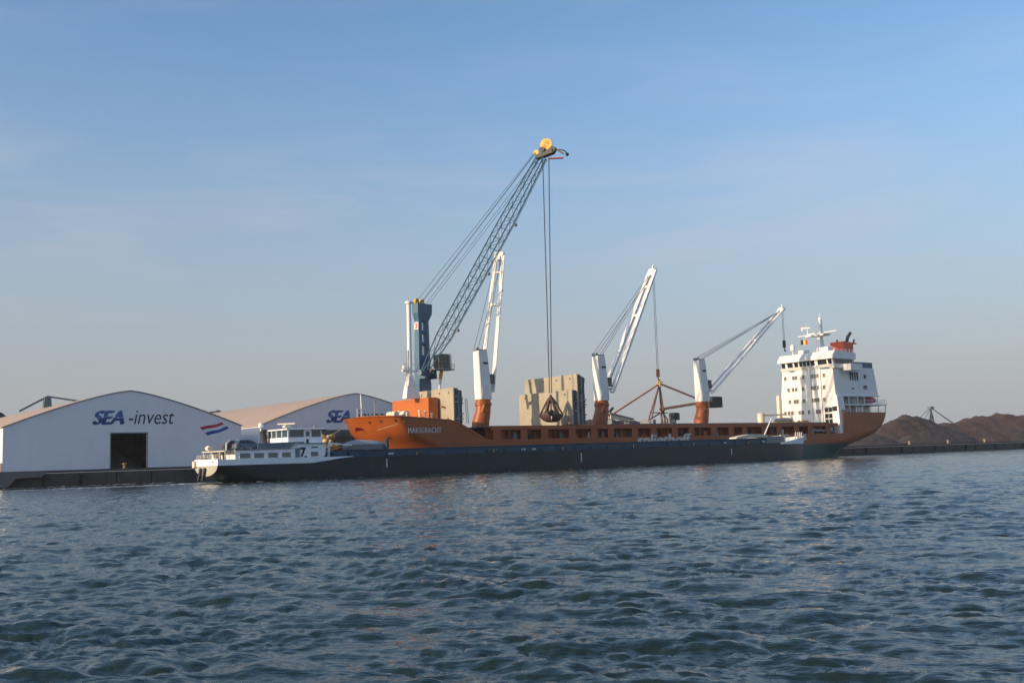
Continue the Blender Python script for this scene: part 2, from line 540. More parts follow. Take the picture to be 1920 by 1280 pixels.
def water():
    A = wave_tile(512, 61.0, math.pi / 2 - HEAD + R(150), 2.8, 0.138, 3, 3.2, 0.02)      # longer swell
    M_ = wave_tile(512, 37.0, math.pi / 2 - HEAD + R(172), 1.15, 0.066, 8, 3.2, 0.012)   # wind chop
    B = wave_tile(512, 11.3, math.pi / 2 - HEAD + R(192), 0.48, 0.034, 5, 1.6, 0.006)    # ripples
    G = wave_tile(128, 83.0, 0.6, 19.0, 4.0, 21, 0.0, 0.3)                               # gust patches (unit spread)
    G2 = wave_tile(128, 29.0, 2.1, 6.0, 4.0, 22, 0.0, 0.2)
    nth, nr = 1150, 820
    th = HEAD + np.linspace(R(-52), R(52), nth)
    rr = 5.0 * (640 / 5.0) ** np.linspace(0, 1, nr)
    T, Q = np.meshgrid(th, rr, indexing='ij')
    x = Q * np.sin(T); y = Q * np.cos(T)
    ha, ax, ay = sample(A, x, y)
    hm_, mx_, my_ = sample(M_, x + 5.3, y + 2.9)
    hb, bx, by = sample(B, x + 3.1, y + 1.7)
    g1 = sample(G, x, y)[0]
    g2 = sample(G2, x + 1.1, y + 4.4)[0]
    fa = 1 / (1 + (Q / 420) ** 2)
    fm_ = 1 / (1 + (Q / 600) ** 2)
    fb = 1 / (1 + (Q / 170) ** 2)
    pa = np.clip(1.0 + 0.10 * g1, 0.6, 1.5)
    pm = np.clip(1.0 + 0.12 * g1 + 0.15 * g2, 0.5, 1.6) * (0.95 + 0.22 * np.tanh(ha / 0.035))
    pb = np.clip(1.0 + 0.3 * g2, 0.4, 1.8)
    z = ha * fa * pa + hm_ * fm_ * pm + hb * fb * pb
    X_ = x - (ax * fa * pa + mx_ * fm_ * pm * 1.1 + bx * fb * pb * 0.9)
    Y_ = y - (ay * fa * pa + my_ * fm_ * pm * 1.1 + by * fb * pb * 0.9)
    ha = ha + hm_
    # wake and wash: foam behind the barge's stern and along its side
    st = np.clip((62 - x) / 30, 0, 1)
    band = np.exp(-((y - 161) / 6.5) ** 2) * (x < 63) * (x > -30) * (1 - st * 0.55)
    quayfoam = np.exp(-((y - 187.5) / 2.2) ** 2) * (x < 66) * (x > 0) * 0.9
    side = quayfoam + np.exp(-((y - 152.6) / 1.1) ** 2) * (x > 60) * (x < 205) * 0.5
    fo = np.clip((band * 1.0 + side) * (0.55 + 2.2 * hb / 0.034 + 1.6 * ha / 0.17) - 0.25, 0, 0.85)
    caps = np.clip((hb * fb + ha * fa - 0.14) * 6, 0, 0.3) * (Q > 30) * (hb > 0.012)
    fo = np.maximum(fo, caps)
    me = bpy.data.meshes.new('water')
    nv = nth * nr
    me.vertices.add(nv)
    me.vertices.foreach_set('co', np.stack([X_, Y_, z], -1).astype(np.float32).ravel())
    i, j = np.meshgrid(np.arange(nth - 1), np.arange(nr - 1), indexing='ij')
    a = i * nr + j
    q = np.stack([a, a + 1, a + nr + 1, a + nr], -1).reshape(-1, 4)
    nf = len(q)
    me.loops.add(nf * 4)
    me.loops.foreach_set('vertex_index', q.astype(np.int32).ravel())
    me.polygons.add(nf)
    me.polygons.foreach_set('loop_start', np.arange(0, nf * 4, 4, dtype=np.int32))
    me.polygons.foreach_set('use_smooth', np.ones(nf, dtype=bool))
    me.update(calc_edges=True)
    at = me.attributes.new('foam', 'FLOAT', 'POINT')
    at.data.foreach_set('value', fo.astype(np.float32).ravel())
    if me.polygons[0].normal.z < 0:
        me.flip_normals()
    me.materials.append(MATS['water'])
    o = bpy.data.objects.new('water', me)
    col.objects.link(o)
    struct(o)
    fl = put('river', MB().add([(-1500, -1500, -0.55), (2400, -1500, -0.55), (2400, 189, -0.55), (-1500, 189, -0.55)], [(0, 1, 2, 3)]), 'water')
    struct(fl)
water()

# ------------------------------------------------------------------ quay
QY, QZ = 190.0, 2.7
g = MB().add([(-1500, QY + 0.6, QZ), (2400, QY + 0.6, QZ), (2400, 2400, QZ), (-1500, 2400, QZ)], [(0, 1, 2, 3)])
struct(put('quay_ground', g, 'ground'))
qw = MB().box(-800, 1600, QY + 0.35, QY + 1.2, -3, QZ - 0.45)
wall = struct(put('quay_wall', qw, 'concrete_dark'))
put('coping', MB().box(-800, 1600, QY - 0.1, QY + 1.25, QZ - 0.4, QZ + 0.02), 'concrete_dark', wall)
panel = MB().bevbox(-2.9, 2.9, 0, 0.3, -2.5, QZ - 0.5, 0.06).mesh('panel')
panel.materials.append(MATS['concrete_dark'])
for x in [24 + 6 * k for k in range(8)] + [258 + 6 * k for k in range(26)]:
    inst('panel', panel, wall, (x, QY + random.uniform(-0.03, 0.06), 0))
fend = MB().tube((0, 0, 0.2), (0, 0, 1.9), 0.22, seg=10).mesh('fender', smooth=True)
fend.materials.append(MATS['rubber'])
for x in [27, 39, 51] + [273 + 18 * k for k in range(8)]:
    inst('fender', fend, wall, (x, QY - 0.25, 0.1))
# low ramp block in the corner at the left edge
ramp = MB().prism([(36, 2.6), (45.5, 2.6), (44.4, 1.7), (40.5, 1.6), (39.2, 0.2), (36, 0.2)], 'y', 188.4, 189.8)
single('landing_stage', ramp, 'concrete', 'pale grey concrete landing block against the dark quay at the left edge', 'landing stage', (41, 189, 0.2))

def bollard(x, y, label, m='yellow', s=1.0):
    mb = MB().lathe((x, y, QZ), [(0.32 * s, 0), (0.32 * s, 0.1), (0.2 * s, 0.15), (0.19 * s, 0.5 * s), (0.36 * s, 0.6 * s), (0.36 * s, 0.78 * s), (0.15 * s, 0.84 * s)], 12)
    single('bollard', mb, m, label, 'bollard', (x, y, QZ), 'bollards on the quay edge', True)
bollard(58.6, 190.9, 'yellow mooring bollard in front of the dark shed doorway', 'olive', 1.15)
for k, (x, t) in enumerate(((297.0, 'leftmost pale mooring bollard below the brown heaps at right'), (318.5, 'middle pale mooring bollard below the brown heaps at right'), (340.5, 'rightmost pale mooring bollard below the brown heaps at right'))):
    bollard(x, 190.9, t, 'rope_tan', 1.2)

# ------------------------------------------------------------------ sheds
def shed(x0, x1, label, door, letters):
    xm, hw = (x0 + x1) / 2, (x1 - x0) / 2
    y0, y1, ze, zr = 203.0, 318.0, 10.4, 17.1
    prof = lambda u: ze + (zr - ze) * (1 - abs(u) ** 1.32)
    t = thing('storage_shed', label, 'shed', (xm, y0, QZ), 'white arched sheds on the quay')
    us = [k / 12 for k in range(-12, 13)]
    # front gable with the doorway left open
    mb = MB()
    d0, d1, dz = door if door else (xm, xm, QZ)
    cols = sorted(set([xm + hw * u for u in us] + ([d0, d1] if door else [])))
    for yy in (y0, y0 + 0.25):
        for a, b in zip(cols[:-1], cols[1:]):
            ua, ub = (a - xm) / hw, (b - xm) / hw
            lo = dz if door and a >= d0 - 1e-4 and b <= d1 + 1e-4 else QZ
            mb.add([(a, yy, lo), (b, yy, lo), (b, yy, prof(ub)), (a, yy, prof(ua))], [(0, 1, 2, 3)])
    if door:
        mb.add([(d0, y0, QZ), (d0, y0 + .25, QZ), (d0, y0 + .25, dz), (d0, y0, dz), (d1, y0, QZ), (d1, y0 + .25, QZ), (d1, y0 + .25, dz), (d1, y0, dz)],
               [(0, 1, 2, 3), (4, 5, 6, 7), (3, 2, 6, 7)])
    gable = put('gable_wall', mb, 'shed_white', t)
    put('back_wall', MB().prism([(x0, QZ), (x1, QZ)] + [(xm + hw * u, prof(u)) for u in reversed(us)], 'y', y1 - 0.25, y1), 'shed_white', t)
    for x in (x0, x1):
        s = 1 if x == x0 else -1
        put('side_wall', MB().box(min(x, x + .25 * s), max(x, x + .25 * s), y0 + 0.25, y1 - 0.25, QZ + 1.6, ze), 'shed_white', t)
        put('plinth', MB().box(min(x - .1 * s, x + .3 * s), max(x - .1 * s, x + .3 * s), y0 + 0.3, y1 - 0.3, QZ, QZ + 1.6), 'concrete', t)
    # roof in panels, each sheet a strip between two purlins
    for a, b in zip(us[:-1], us[1:]):
        r = MB()
        e = 0.35
        pa, pb = (xm + (hw + .3) * a, prof(a) + .02), (xm + (hw + .3) * b, prof(b) + .02)
        q = [pa, pb, (pb[0], pb[1] + .14), (pa[0], pa[1] + .14)]
        put('roof_panel', r.prism(q, 'y', y0 - 0.06, y1 + 0.3), 'shed_roof', t)
    if door:
        fr = MB().box(d0 - .18, d0, y0 - .05, y0 - .005, QZ, dz + .18).box(d1, d1 + .18, y0 - .05, y0 - .005, QZ, dz + .18).box(d0, d1, y0 - .05, y0 - .005, dz, dz + .18)
        put('door_frame', fr, 'steel', t)
        put('floor', MB().box(x0 + .4, x1 - .4, y0 + .3, y1 - .4, QZ + .004, QZ + .03), 'shed_inside', t)
        put('inner_wall', MB().box(d0 - 9, d1 + 9, y0 + 30, y0 + 30.3, QZ + .04, 9.8), 'shed_inside', t)
    a0, a1, b0, b1, za, zb = letters
    lettering('lettering', heavy(text_mesh('SEA', a0 + .2, a1 - .2, za + .05, zb - .05, y0 - .03, 0.28, 0.0, None, 0.92), 5, 0.10, 0.04), 'logo_blue', gable)
    lettering('lettering', text_mesh('-invest', b0, b1, za + .05, zb + .02, y0 - .03, 0.24, 0.0), 'letter_dark', gable)
    # gutter and down pipes
    put('verge_trim', MB().path([(xm + hw * u, y0 - .1, prof(u) + .1) for u in us], .09, 6), 'steel', t)
    return t
shed(41.4, 85.1, 'white arched shed nearest the left edge with a dark open doorway', (59.8, 66.4, 9.2), (56.4, 62.2, 63.0, 71.6, 10.85, 13.45))
shed(89.2, 132.8, 'white arched shed half hidden behind the orange bow', None, (103.9, 109.7, 110.4, 119.0, 10.95, 13.6))

# dark heap standing inside the doorway
def heap_mesh(cx, cy, rx, ry, h, seed, rough=0.11, n=56, flat=0.0, z0=QZ, ridge=()):
    """loose bulk heap: cone of repose, several tipped peaks, slumps and small lumps"""
    rng = np.random.default_rng(seed)
    pk = [(0, 0, 1.0)] + [tuple(p) for p in ridge]
    g_ = np.linspace(-1.08, 1.08, n)
    gx, gy = np.meshgrid(g_, g_, indexing='ij')
    z = np.full(gx.shape, -1e9)
    ph = rng.uniform(0, 6.28, 8)
    wob = sum(np.sin(gx * f * 3.1 + ph[k] + gy * f * 1.3) * np.sin(gy * f * 2.7 + ph[-k - 1]) / f for k, f in enumerate((1, 2.1, 4.2, 7.9)))
    for px, py, ph_ in pk:
        d = np.sqrt((gx - px) ** 2 + (gy - py) ** 2) + 0.05 * wob
        c = ph_ - np.maximum(d - flat, 0) * 1.02
        c = np.where(c > ph_ - 0.06, ph_ - 0.06 + 0.06 * np.tanh((c - ph_ + 0.06) / 0.06) * 0.8, c)
        z = np.maximum(z, c)
    fine = rng.normal(size=gx.shape)
    for _ in range(2):
        fine = (fine + np.roll(fine, 1, 0) + np.roll(fine, -1, 0) + np.roll(fine, 1, 1) + np.roll(fine, -1, 1)) / 5
    z = z + fine * rough * 0.5 * (z > 0) + 0.02 * wob * (z > 0)
    mb = MB()
    vs = [(cx + gx[i, j] * rx, cy + gy[i, j] * ry, z0 + max(-0.3, z[i, j] * h)) for i in range(n) for j in range(n)]
    fs = [(i * n + j, (i + 1) * n + j, (i + 1) * n + j + 1, i * n + j + 1) for i in range(n - 1) for j in range(n - 1)]
    fs = [f for f in fs if max(vs[k][2] for k in f) > z0 - 0.05]
    return mb.add(vs, fs)
def heap(name, cx, cy, rx, ry, h, m, label, seed, ridge=(), flat=0.0, group='bulk heaps on the quay', n=64):
    single(name, heap_mesh(cx, cy, rx, ry, h, seed, ridge=ridge, flat=flat, n=n), m, label, 'heap', (cx, cy, QZ), group, True)
heap('bulk_heap', 65.5, 219, 5.5, 5, 3.6, 'shed_inside', 'dark heap lying inside the open shed doorway', 4, group=None, n=30)

# ------------------------------------------------------------------ heaps on the quay
heap('bulk_heap', 332, 214, 31, 17, 10.2, 'ore_brown', 'large grey brown heap right behind the ship stern', 11, ridge=[(-0.25, -0.1, 0.86), (0.2, 0.1, 0.97), (0.33, 0.05, 0.9), (-0.45, 0.1, 0.6)], flat=0.05)
heap('bulk_heap', 291, 200.5, 13.5, 8.5, 4.4, 'ore_grey', 'small tan heap at the quay edge under the ship stern', 12, ridge=[(0.3, 0.1, 0.8), (-0.35, 0, 0.55)], n=48)
heap('bulk_heap', 321, 200.0, 14, 8.5, 4.6, 'ore_grey', 'dark low heap in front of the large grey brown heap', 13, ridge=[(-0.4, 0.1, 0.8), (0.35, 0, 0.7)], n=48)
heap('bulk_heap', 372, 215, 29, 17, 8.2, 'ore_red', 'reddish brown heap in the middle of the right-hand heaps', 14, ridge=[(-0.4, 0.1, 0.92), (-0.15, 0.0, 0.9), (0.3, -0.1, 0.94), (0.5, 0.0, 0.7)], flat=0.1)
heap('bulk_heap', 455, 246, 42, 22, 12.4, 'ore_red', 'tallest reddish heap at the right edge behind the others', 15, ridge=[(-0.5, 0.1, 0.86), (-0.3, 0.1, 0.93), (0.25, -0.1, 0.95), (0.5, 0, 0.8)], flat=0.08)
heap('bulk_heap', 382, 199.5, 14, 8, 4.0, 'ore_grey', 'low dark heap at the quay edge near the right border', 16, ridge=[(0.4, 0, 0.8)], n=48)
heap('bulk_heap', 412, 203, 16, 11, 5.5, 'ore_brown', 'brown heap farthest right along the quay edge', 26, ridge=[(0.4, 0, 0.8)], n=48)
heap('bulk_heap', 200, 223, 25, 16, 9.6, 'ore_brown', 'grey brown heap seen above the ship deck between its cranes', 17, ridge=[(-0.3, 0.0, 0.97), (0.3, 0, 0.98), (0.5, 0, 0.9), (-0.5, 0, 0.75)], flat=0.12)
heap('bulk_heap', 66, 345, 24, 16, 18.6, 'ore_grey', 'dark heap top showing above the roof at the left edge', 18, ridge=[(-0.4, 0, 0.95), (0.4, 0, 0.93)], flat=0.1, n=48)
heap('bulk_heap', 136, 345, 16, 12, 18.6, 'ore_grey', 'dark heap top showing between the two shed roofs', 19, ridge=[(-0.5, 0, 0.9), (0.5, 0, 0.9)], flat=0.1, n=40)

# ------------------------------------------------------------------ cargo ship
ship = thing('cargo_ship', 'long orange cargo ship moored at the quay with white bridge house', 'ship', (170, 178, 0))
CY, HB = 178.0, 10.0
def stem(z): return float(np.interp(z, [-1.5, 0, 5.6, 6.3, 7.8, 9.6, 10.9], [104.8, 104.2, 101.2, 100.2, 98.9, 98.0, 97.1]))
def stern(z): return float(np.interp(z, [-1.5, 0.1, 2.5, 3.2, 4.3, 5.8, 7.7, 9.5, 11.4], [237.5, 238, 239, 241, 244.6, 248.2, 251.2, 252.6, 253]))
def halfb(a, z):
    s0, s1 = stem(z), stern(z)
    lf = float(np.interp(z, [0, 4, 7.3, 10.9], [20, 9, 3.6, 3.7]))
    e = min(1, max(0, (a - s0) / lf))
    f = (1 - (1 - e) ** 1.9) ** 0.66
    la = float(np.interp(z, [0, 3, 6, 11], [26, 15, 5, 2.6]))
    e = min(1, max(0, (s1 - a) / la))
    hm = float(np.interp(z, [0, 3, 6, 11], [0.12, 0.35, 0.72, 0.84]))
    r = hm + (1 - hm) * (1 - (1 - e) ** 2.4) ** 0.6
    return HB * f * r
def ztop(a): return float(np.interp(a, [95, 112.2, 119.6, 232.7, 232.8, 260], [10.9, 9.75, 6.05, 6.05, 11.4, 11.4]))
def ship_hull():
    nom = list(np.linspace(0, 1, 18) ** 1.8 * 15 + 95.5) + [111.2, 112.2, 113.6, 115, 116.5, 118, 119.6, 121] + list(np.linspace(126, 226, 18)) + [232.7, 232.8] + list(233.4 + (1 - (1 - np.linspace(0, 1, 16)) ** 1.7) * 19.6)
    lev = [-1.5, -0.5, 0.5, 1.5, 2.5, 3.3, 4.2, 5.1, 6.05]
    mb = MB()
    rings = []
    for a0 in nom:
        u = (a0 - 95.5) / (253 - 95.5)
        zt = ztop(a0)
        zs = lev + [6.05 + (zt - 6.05) * k / 5 + k * 1e-3 for k in range(1, 6)]
        port = []; stb = []
        for z in zs:
            s0, s1 = stem(z), stern(z)
            if a0 < 125: a = s0 + (a0 - 95.5) * (125 - s0) / 29.5
            elif a0 > 231.5: a = 231.5 + (a0 - 231.5) * (s1 - 231.5) / 21.5
            else: a = a0
            h = max(halfb(a, z), 0.02)
            port.append((a, CY - h, z)); stb.append((a, CY + h, z))
        rings.append(port[::-1] + stb)
    mb.loft(rings, cap=True, closed=True)
    return mb
hull = put('hull', ship_hull(), 'hull_paint', ship, True)
side = lambda off: (lambda a, z: CY - halfb(a, z) - off)
lettering('name_lettering', heavy(text_mesh('MARSGRACHT', 102.5, 109.7, 7.5, 8.5, 0, 0.0, 0.0, side(0.2), 1.15), 2, 0.06), 'letter_white', hull)
lettering('company_lettering', heavy(text_mesh('spliethoff', 160.0, 176.4, 3.35, 6.6, 167.94, 0.12, 0.0), 3, 0.2, 0.08), 'letter_white', hull)
put('draught_mark', MB().box(216.1, 217.2, 167.93, 167.99, 4.5, 6.0), 'letter_white', hull)
# fittings on the bow: chocks, anchor pocket and bolster, rubbing bead
for a, z in ((99.0, 9.9), (100.4, 9.9), (100.9, 6.9), (98.3, 9.8)):
    n = CY - halfb(a, z)
    put('hawse_hole', MB().tube((a, n - 0.06, z), (a + .2, n + .5, z), 0.26, seg=12), 'dark', hull)
pk = CY - halfb(101.2, 4.9)
put('anchor_pocket', MB().box(99.6, 103.2, pk - 0.35, pk + 1.2, 4.5, 5.5), 'steel', hull)
put('anchor', MB().tube((101.4, pk - .5, 5.3), (101.4, pk - .5, 4.2), .14).bar((100.6, pk - .5, 4.5), (102.2, pk - .5, 4.5), .3, .3).bar((100.6, pk - .5, 4.5), (100.3, pk - .55, 5.1), .28, .2).bar((102.2, pk - .5, 4.5), (102.5, pk - .55, 5.1), .28, .2), 'dark', hull)
bl = MB().loft([[(97.9, pk - 1.3, 4.4), (104.3, pk - 1.1, 4.4), (104.6, pk + 1.5, 4.4), (98.9, pk + 1.5, 4.4)], [(98.6, pk - .6, 3.2), (103.2, pk - .6, 3.2), (103.6, pk + 1.5, 3.2), (99.2, pk + 1.5, 3.2)]][::-1])
put('anchor_bolster', bl, 'orange_bright', hull)
# bulwark cap rail round the forecastle
cap = [(a, CY - halfb(a, 10.8), ztop(a) + .08) for a in (97.12, 97.3, 97.7, 98.3, 99.1, 100, 101.2, 103, 106, 109, 112, 114, 116, 118, 119.6)]
put('cap_rail', MB().path(cap, .12), 'orange', hull)
# side gallery: plate with openings along the cargo deck
beam = MB().box(121.5, 230.8, 168.25, 168.55, 7.9, 8.7)
put('gallery_beam', beam, 'orange', ship)
put('gallery_walkway', MB().box(121.6, 230.7, 168.56, 171.1, 8.3, 8.42), 'orange', ship)
x = 123.0
pil = MB().bevbox(-0.85, 0.85, 0, 0.3, 6.0, 7.92, 0.03).mesh('pillar')
pil.materials.append(MATS['orange'])
stay = MB().prism([(0.35, 6.0), (1.5, 6.0), (1.5, 8.25), (.9, 8.25)], 'x', -0.04, 0.04).mesh('coaming_stay')
stay.materials.append(MATS['orange'])
k = 0
while x < 230:
    inst('pillar', pil, ship, (x, 168.26, 0))
    for d in (0, 3.3):
        inst('coaming_stay', stay, ship, (x + d, 168.35, 0))
    x += (6.6, 5.2, 7.3, 6.0, 4.7, 6.9, 5.6)[k % 7]; k += 1
coam = MB().box(121.5, 230.0, 169.9, 170.2, 6.0, 8.29).box(121.5, 230.0, 184.6, 184.9, 6.0, 8.55)
put('hatch_coaming', coam, 'orange', ship)
for a in np.arange(123, 228, 8.2):
    put('hatch_cover', MB().bevbox(a, a + 8.0, 170.6, 185.4, 8.56, 9.0 if a > 150 else 8.8, .1), 'beige' if 124 < a < 146 else 'girder', ship)
for a in np.arange(124, 229, 3.9):
    z = random.uniform(6.9, 7.7)
    put('pipe_fitting', MB().tube((a, 169.3, 6.05), (a, 169.3, z), random.uniform(.12, .25), seg=8).box(a - .3, a + .5, 169.1, 169.6, 6.05, 6.05 + random.uniform(.4, 1.1)), random.choice(['girder', 'dark', 'steel', 'orange_bright', 'letter_white']), ship)
# orange breakwater house and foremast
put('forecastle_house', MB().bevbox(110.8, 113.0, 173.8, 187.4, 9.6, 14.5, .05), 'orange_bright', ship)
fm = put('foremast', MB().frustum((108.0, 111.2, 177.2, 178.8, 14.5), (108.4, 110.5, 177.4, 178.6, 17.0)).frustum((108.5, 110.2, 177.3, 178.7, 17.0), (108.95, 109.75, 177.6, 178.4, 19.0)).tube((109.35, 178, 18.9), (109.4, 178, 33.2), .48, .42, 14).lathe((109.4, 178, 33.1), [(.42, 0), (.75, .1), (.75, .45), (.2, .7)], 14), 'white', ship, True)
put('crosstree', MB().bar((107.6, 178, 19.9), (111.2, 178, 19.9), .6, .3).bar((107.6, 178, 21.2), (111.2, 178, 21.2), .1, .1).tube((107.7, 178, 20), (107.7, 178, 21.3), .06).tube((111.1, 178, 20), (111.1, 178, 21.3), .06), 'white', fm)
for a in (107.9, 110.9):
    put('floodlight', MB().ball((a, 177.7, 20.5), .34), 'white', fm)
put('mast_ladder', MB().path([(108.6, 177.8, 15), (108.9, 177.8, 24)], .05).path([(108.3, 177.8, 15), (108.6, 177.8, 24)], .05), 'steel', fm)
# jack staff and light mast on the bow
put('bow_mast', MB().tube((98.6, 178, 10.6), (98.4, 178, 15.2), .16, .10, 8).bar((97.4, 178, 12.5), (99.9, 178, 12.5), .12, .12).tube((97.6, 178, 10.6), (97.6, 178, 12.5), .05), 'white', ship)
put('jack_staff', MB().tube((100.8, 177, 10.8), (100.8, 177, 13.6), .10, .06, 8).ball((100.8, 177, 13.7), .2), 'steel', ship)
put('winch', MB().tube((103.2, 173, 11.2), (103.2, 176, 11.2), .6, seg=12).box(102.6, 103.9, 174.1, 174.7, 10.4, 11.7), 'cream', ship)
put('winch', MB().tube((106.0, 174, 11.2), (106.0, 178, 11.2), .75, seg=12).box(105.3, 106.8, 175.6, 176.3, 10.4, 12.0), 'cream', ship)
for a, z in ((107.3, 11.7), (108.6, 11.6), (110.0, 11.2), (104.5, 11.3)):
    put('vent_post', MB().tube((a, 171.5, 9.8), (a, 171.5, z), .16, seg=8).ball((a, 171.5, z), .26), 'cream', ship)
put('davit', MB().path([(114.8, 172, 9.0), (114.8, 172, 12.3), (112.4, 172, 12.6)], .17).bar((114.9, 172, 11.2), (114.4, 172, 9.2), .4, .25), 'orange_bright', ship)
put('winch_box', MB().bevbox(115.2, 117.0, 172, 173.5, 9.2, 12.0, .1), 'dark', ship)
put('access_ladder', MB().path([(116.3, 168.9, 9.2), (116.0, 168.9, 14.0)], .08).path([(116.7, 168.9, 9.2), (116.4, 168.9, 14.0)], .08), 'cream', ship)

def deck_crane(a, tip, pivot, hook_z, sling, lw=.8, lh=.34):
    c = (a, 183.0)
    ring = lambda z, rx, ry, dx=0: [(c[0] + dx + .80 * rx * math.cos(2 * math.pi * i / 24), c[1] + .72 * ry * math.sin(2 * math.pi * i / 24), z) for i in range(24)]
    ped = MB().loft([ring(6, 2.3, 2.4, -1.0), ring(8.6, 2.3, 2.4, -.95), ring(10.2, 2.35, 2.4, -.75), ring(12.2, 2.1, 2.2, -.15), ring(13.4, 2.05, 2.05, 0), ring(13.5, 2.3, 2.3, 0), ring(14.1, 2.3, 2.3, 0), ring(14.15, 2.05, 2.05, 0), ring(14.8, 2.05, 2.05, 0)])
    p = put('deck_crane', ped, 'orange', ship, True)
    p['label'] = 'white deck crane on an orange pedestal'
    def rr(z, x0, x1, hy, b):
        return [(c[0] + x0 + b, c[1] - hy, z), (c[0] + x1 - b, c[1] - hy, z), (c[0] + x1, c[1] - hy + b, z), (c[0] + x1, c[1] + hy - b, z), (c[0] + x1 - b, c[1] + hy, z), (c[0] + x0 + b, c[1] + hy, z), (c[0] + x0, c[1] + hy - b, z), (c[0] + x0, c[1] - hy + b, z)]
    put('crane_housing', MB().loft([rr(14.8, -1.4, 1.55, 1.2, .22), rr(17.0, -1.5, 1.55, 1.2, .22), rr(24.8, -1.7, .85, 1.0, .22), rr(25.05, -1.6, .7, .92, .22)]), 'white', p)
    put('maker_plate', MB().box(c[0] - .5, c[0] + .7, 181.8, 182.1, 22.2, 22.6), 'dark', p)
    put('service_hatch', MB().box(c[0] - 1.0, c[0] - .2, 181.72, 181.9, 15.6, 17.3), 'white', p)
    put('sheave_head', MB().tube((c[0] - 1.5, 182.3, 25.3), (c[0] - 1.5, 183.7, 25.3), .36, seg=12).tube((c[0] + .5, 182.3, 25.1), (c[0] + .5, 183.7, 25.1), .3, seg=12).box(c[0] - 1.6, c[0] + .6, 182.9, 183.1, 24.9, 25.4), 'steel', p)
    put('operator_cab', MB().bevbox(c[0] + 1.3, c[0] + 2.4, 181.7, 183.0, 18.0, 20.1, .15), 'glass_dark', p)
    T, P = Vector(tip), Vector(pivot)
    d = (T - P).normalized()
    lat = Vector((-d.y, d.x, 0)).normalized()
    for s in (-1, 1):
        mb = MB()
        steps = 8
        pts = []
        for k in range(steps + 1):
            f = k / steps
            pts.append(P + (T - P) * f + lat * s * (1.5 - 0.65 * f))
        vn = lat.cross(d).normalized()
        rg = []
        for k, q0 in enumerate(pts):
            h = lh * (.75 + .45 * math.sin(math.pi * (.12 + .8 * k / steps))) / 2
            rg.append([q0 - lat * lw / 2 - vn * h, q0 + lat * lw / 2 - vn * h, q0 + lat * lw / 2 + vn * h, q0 - lat * lw / 2 + vn * h])
        mb.loft(rg)
        put('jib_leg', mb, 'white_clean', p)
    ties = MB()
    for f in (0.03, .62, .86, .985):
        m_ = P + (T - P) * f
        ww = 1.5 - .65 * f
        ties.bar(m_ + lat * ww, m_ - lat * ww, .7, .5)
    put('jib_tie', ties, 'white_clean', p)
    put('jib_head', MB().tube(T + lat * 1.0, T - lat * 1.0, .55, seg=12).bar(T - d * 1.6, T + d * .6, .5, .9).bar(T - d * .2 + Vector((0, 0, .3)), T + d * .5 + Vector((0, 0, .9)), .3, .3), 'white', p)
    lr = MB()
    for s, a0 in ((-1, -1.5), (1, -1.5), (-.6, .5), (.6, .5)):
        lr.tube(Vector((c[0] + a0, 183 + s * .7, 25.4)), T + lat * s * .7 - d * .8, .05, seg=5, cap=False)
    put('luffing_rope', lr, 'rope_steel', p)
    hb_ = T + d * .3
    hr = MB()
    for s in (-.22, .22):
        hr.tube(hb_ + Vector((s, 0, 0)), Vector((hb_.x + s, hb_.y, hook_z)), .05, seg=5, cap=False)
    put('hoist_rope', hr, 'rope_steel', p)
    put('hook_block', MB().bevbox(hb_.x - .45, hb_.x + .45, hb_.y - .3, hb_.y + .3, hook_z - 1.9, hook_z, .15).path([(hb_.x, hb_.y, hook_z - 1.8), (hb_.x, hb_.y, hook_z - 2.5), (hb_.x + .35, hb_.y, hook_z - 2.9), (hb_.x + .55, hb_.y, hook_z - 2.5)], .13), sling, p)
    # collar brackets and ladder on the pedestal
    put('pedestal_bracket', MB().bar((a - .9, 181.35, 13.5), (a - 1.5, 181.3, 12.0), .45, .4).tube((a - .8, 181.3, 12.9), (a - .4, 181.1, 12.2), .22), 'orange_bright', p)
deck_crane(130.3, (141.0, 190.0, 48.0), (132.0, 184.2, 16.4), 42.5, 'yellow')
deck_crane(163.6, (181.9, 183.0, 46.5), (165.6, 183.0, 16.6), 22.5, 'orange_bright', 1.2, .5)
deck_crane(197.0, (222.5, 177.4, 38.6), (198.8, 182.6, 16.8), 30.5, 'dark')

# ---- bridge house
house = put('bridge_house', MB().frustum((231.5, 249.6, 171.6, 186.4, 6.0), (231.5, 249.6, 171.6, 186.2, 15.8)).frustum((231.5, 249.9, 168.9, 186.4, 15.8), (231.5, 249.2, 169.4, 185.5, 23.2)).frustum((231.5, 232.65, 168.1, 171.6, 6.06), (231.5, 232.65, 168.3, 171.6, 12.0)).frustum((231.5, 234.2, 168.3, 171.6, 12.0), (231.5, 234.2, 168.6, 171.6, 15.8)), 'white', ship)
put('stair_trunk', MB().box(231.15, 231.55, 173.1, 173.5, 9.2, 23.1).box(231.15, 231.55, 176.3, 176.7, 9.2, 23.1), 'white', house)
wf = MB().box(-0.045, 0.05, -0.40, 0.40, -0.52, 0.52).mesh('window'); wf.materials.append(MATS['glass_warm'])
fr = MB()
for a_, b_, c_, d_ in ((-.5, .5, .5, .6), (-.5, .5, -.6, -.5), (-.5, -.4, -.5, .5), (.4, .5, -.5, .5)):
    fr.box(-0.09, 0.0, a_, b_, c_, d_)
frm = fr.mesh('frame'); frm.materials.append(MATS['white'])
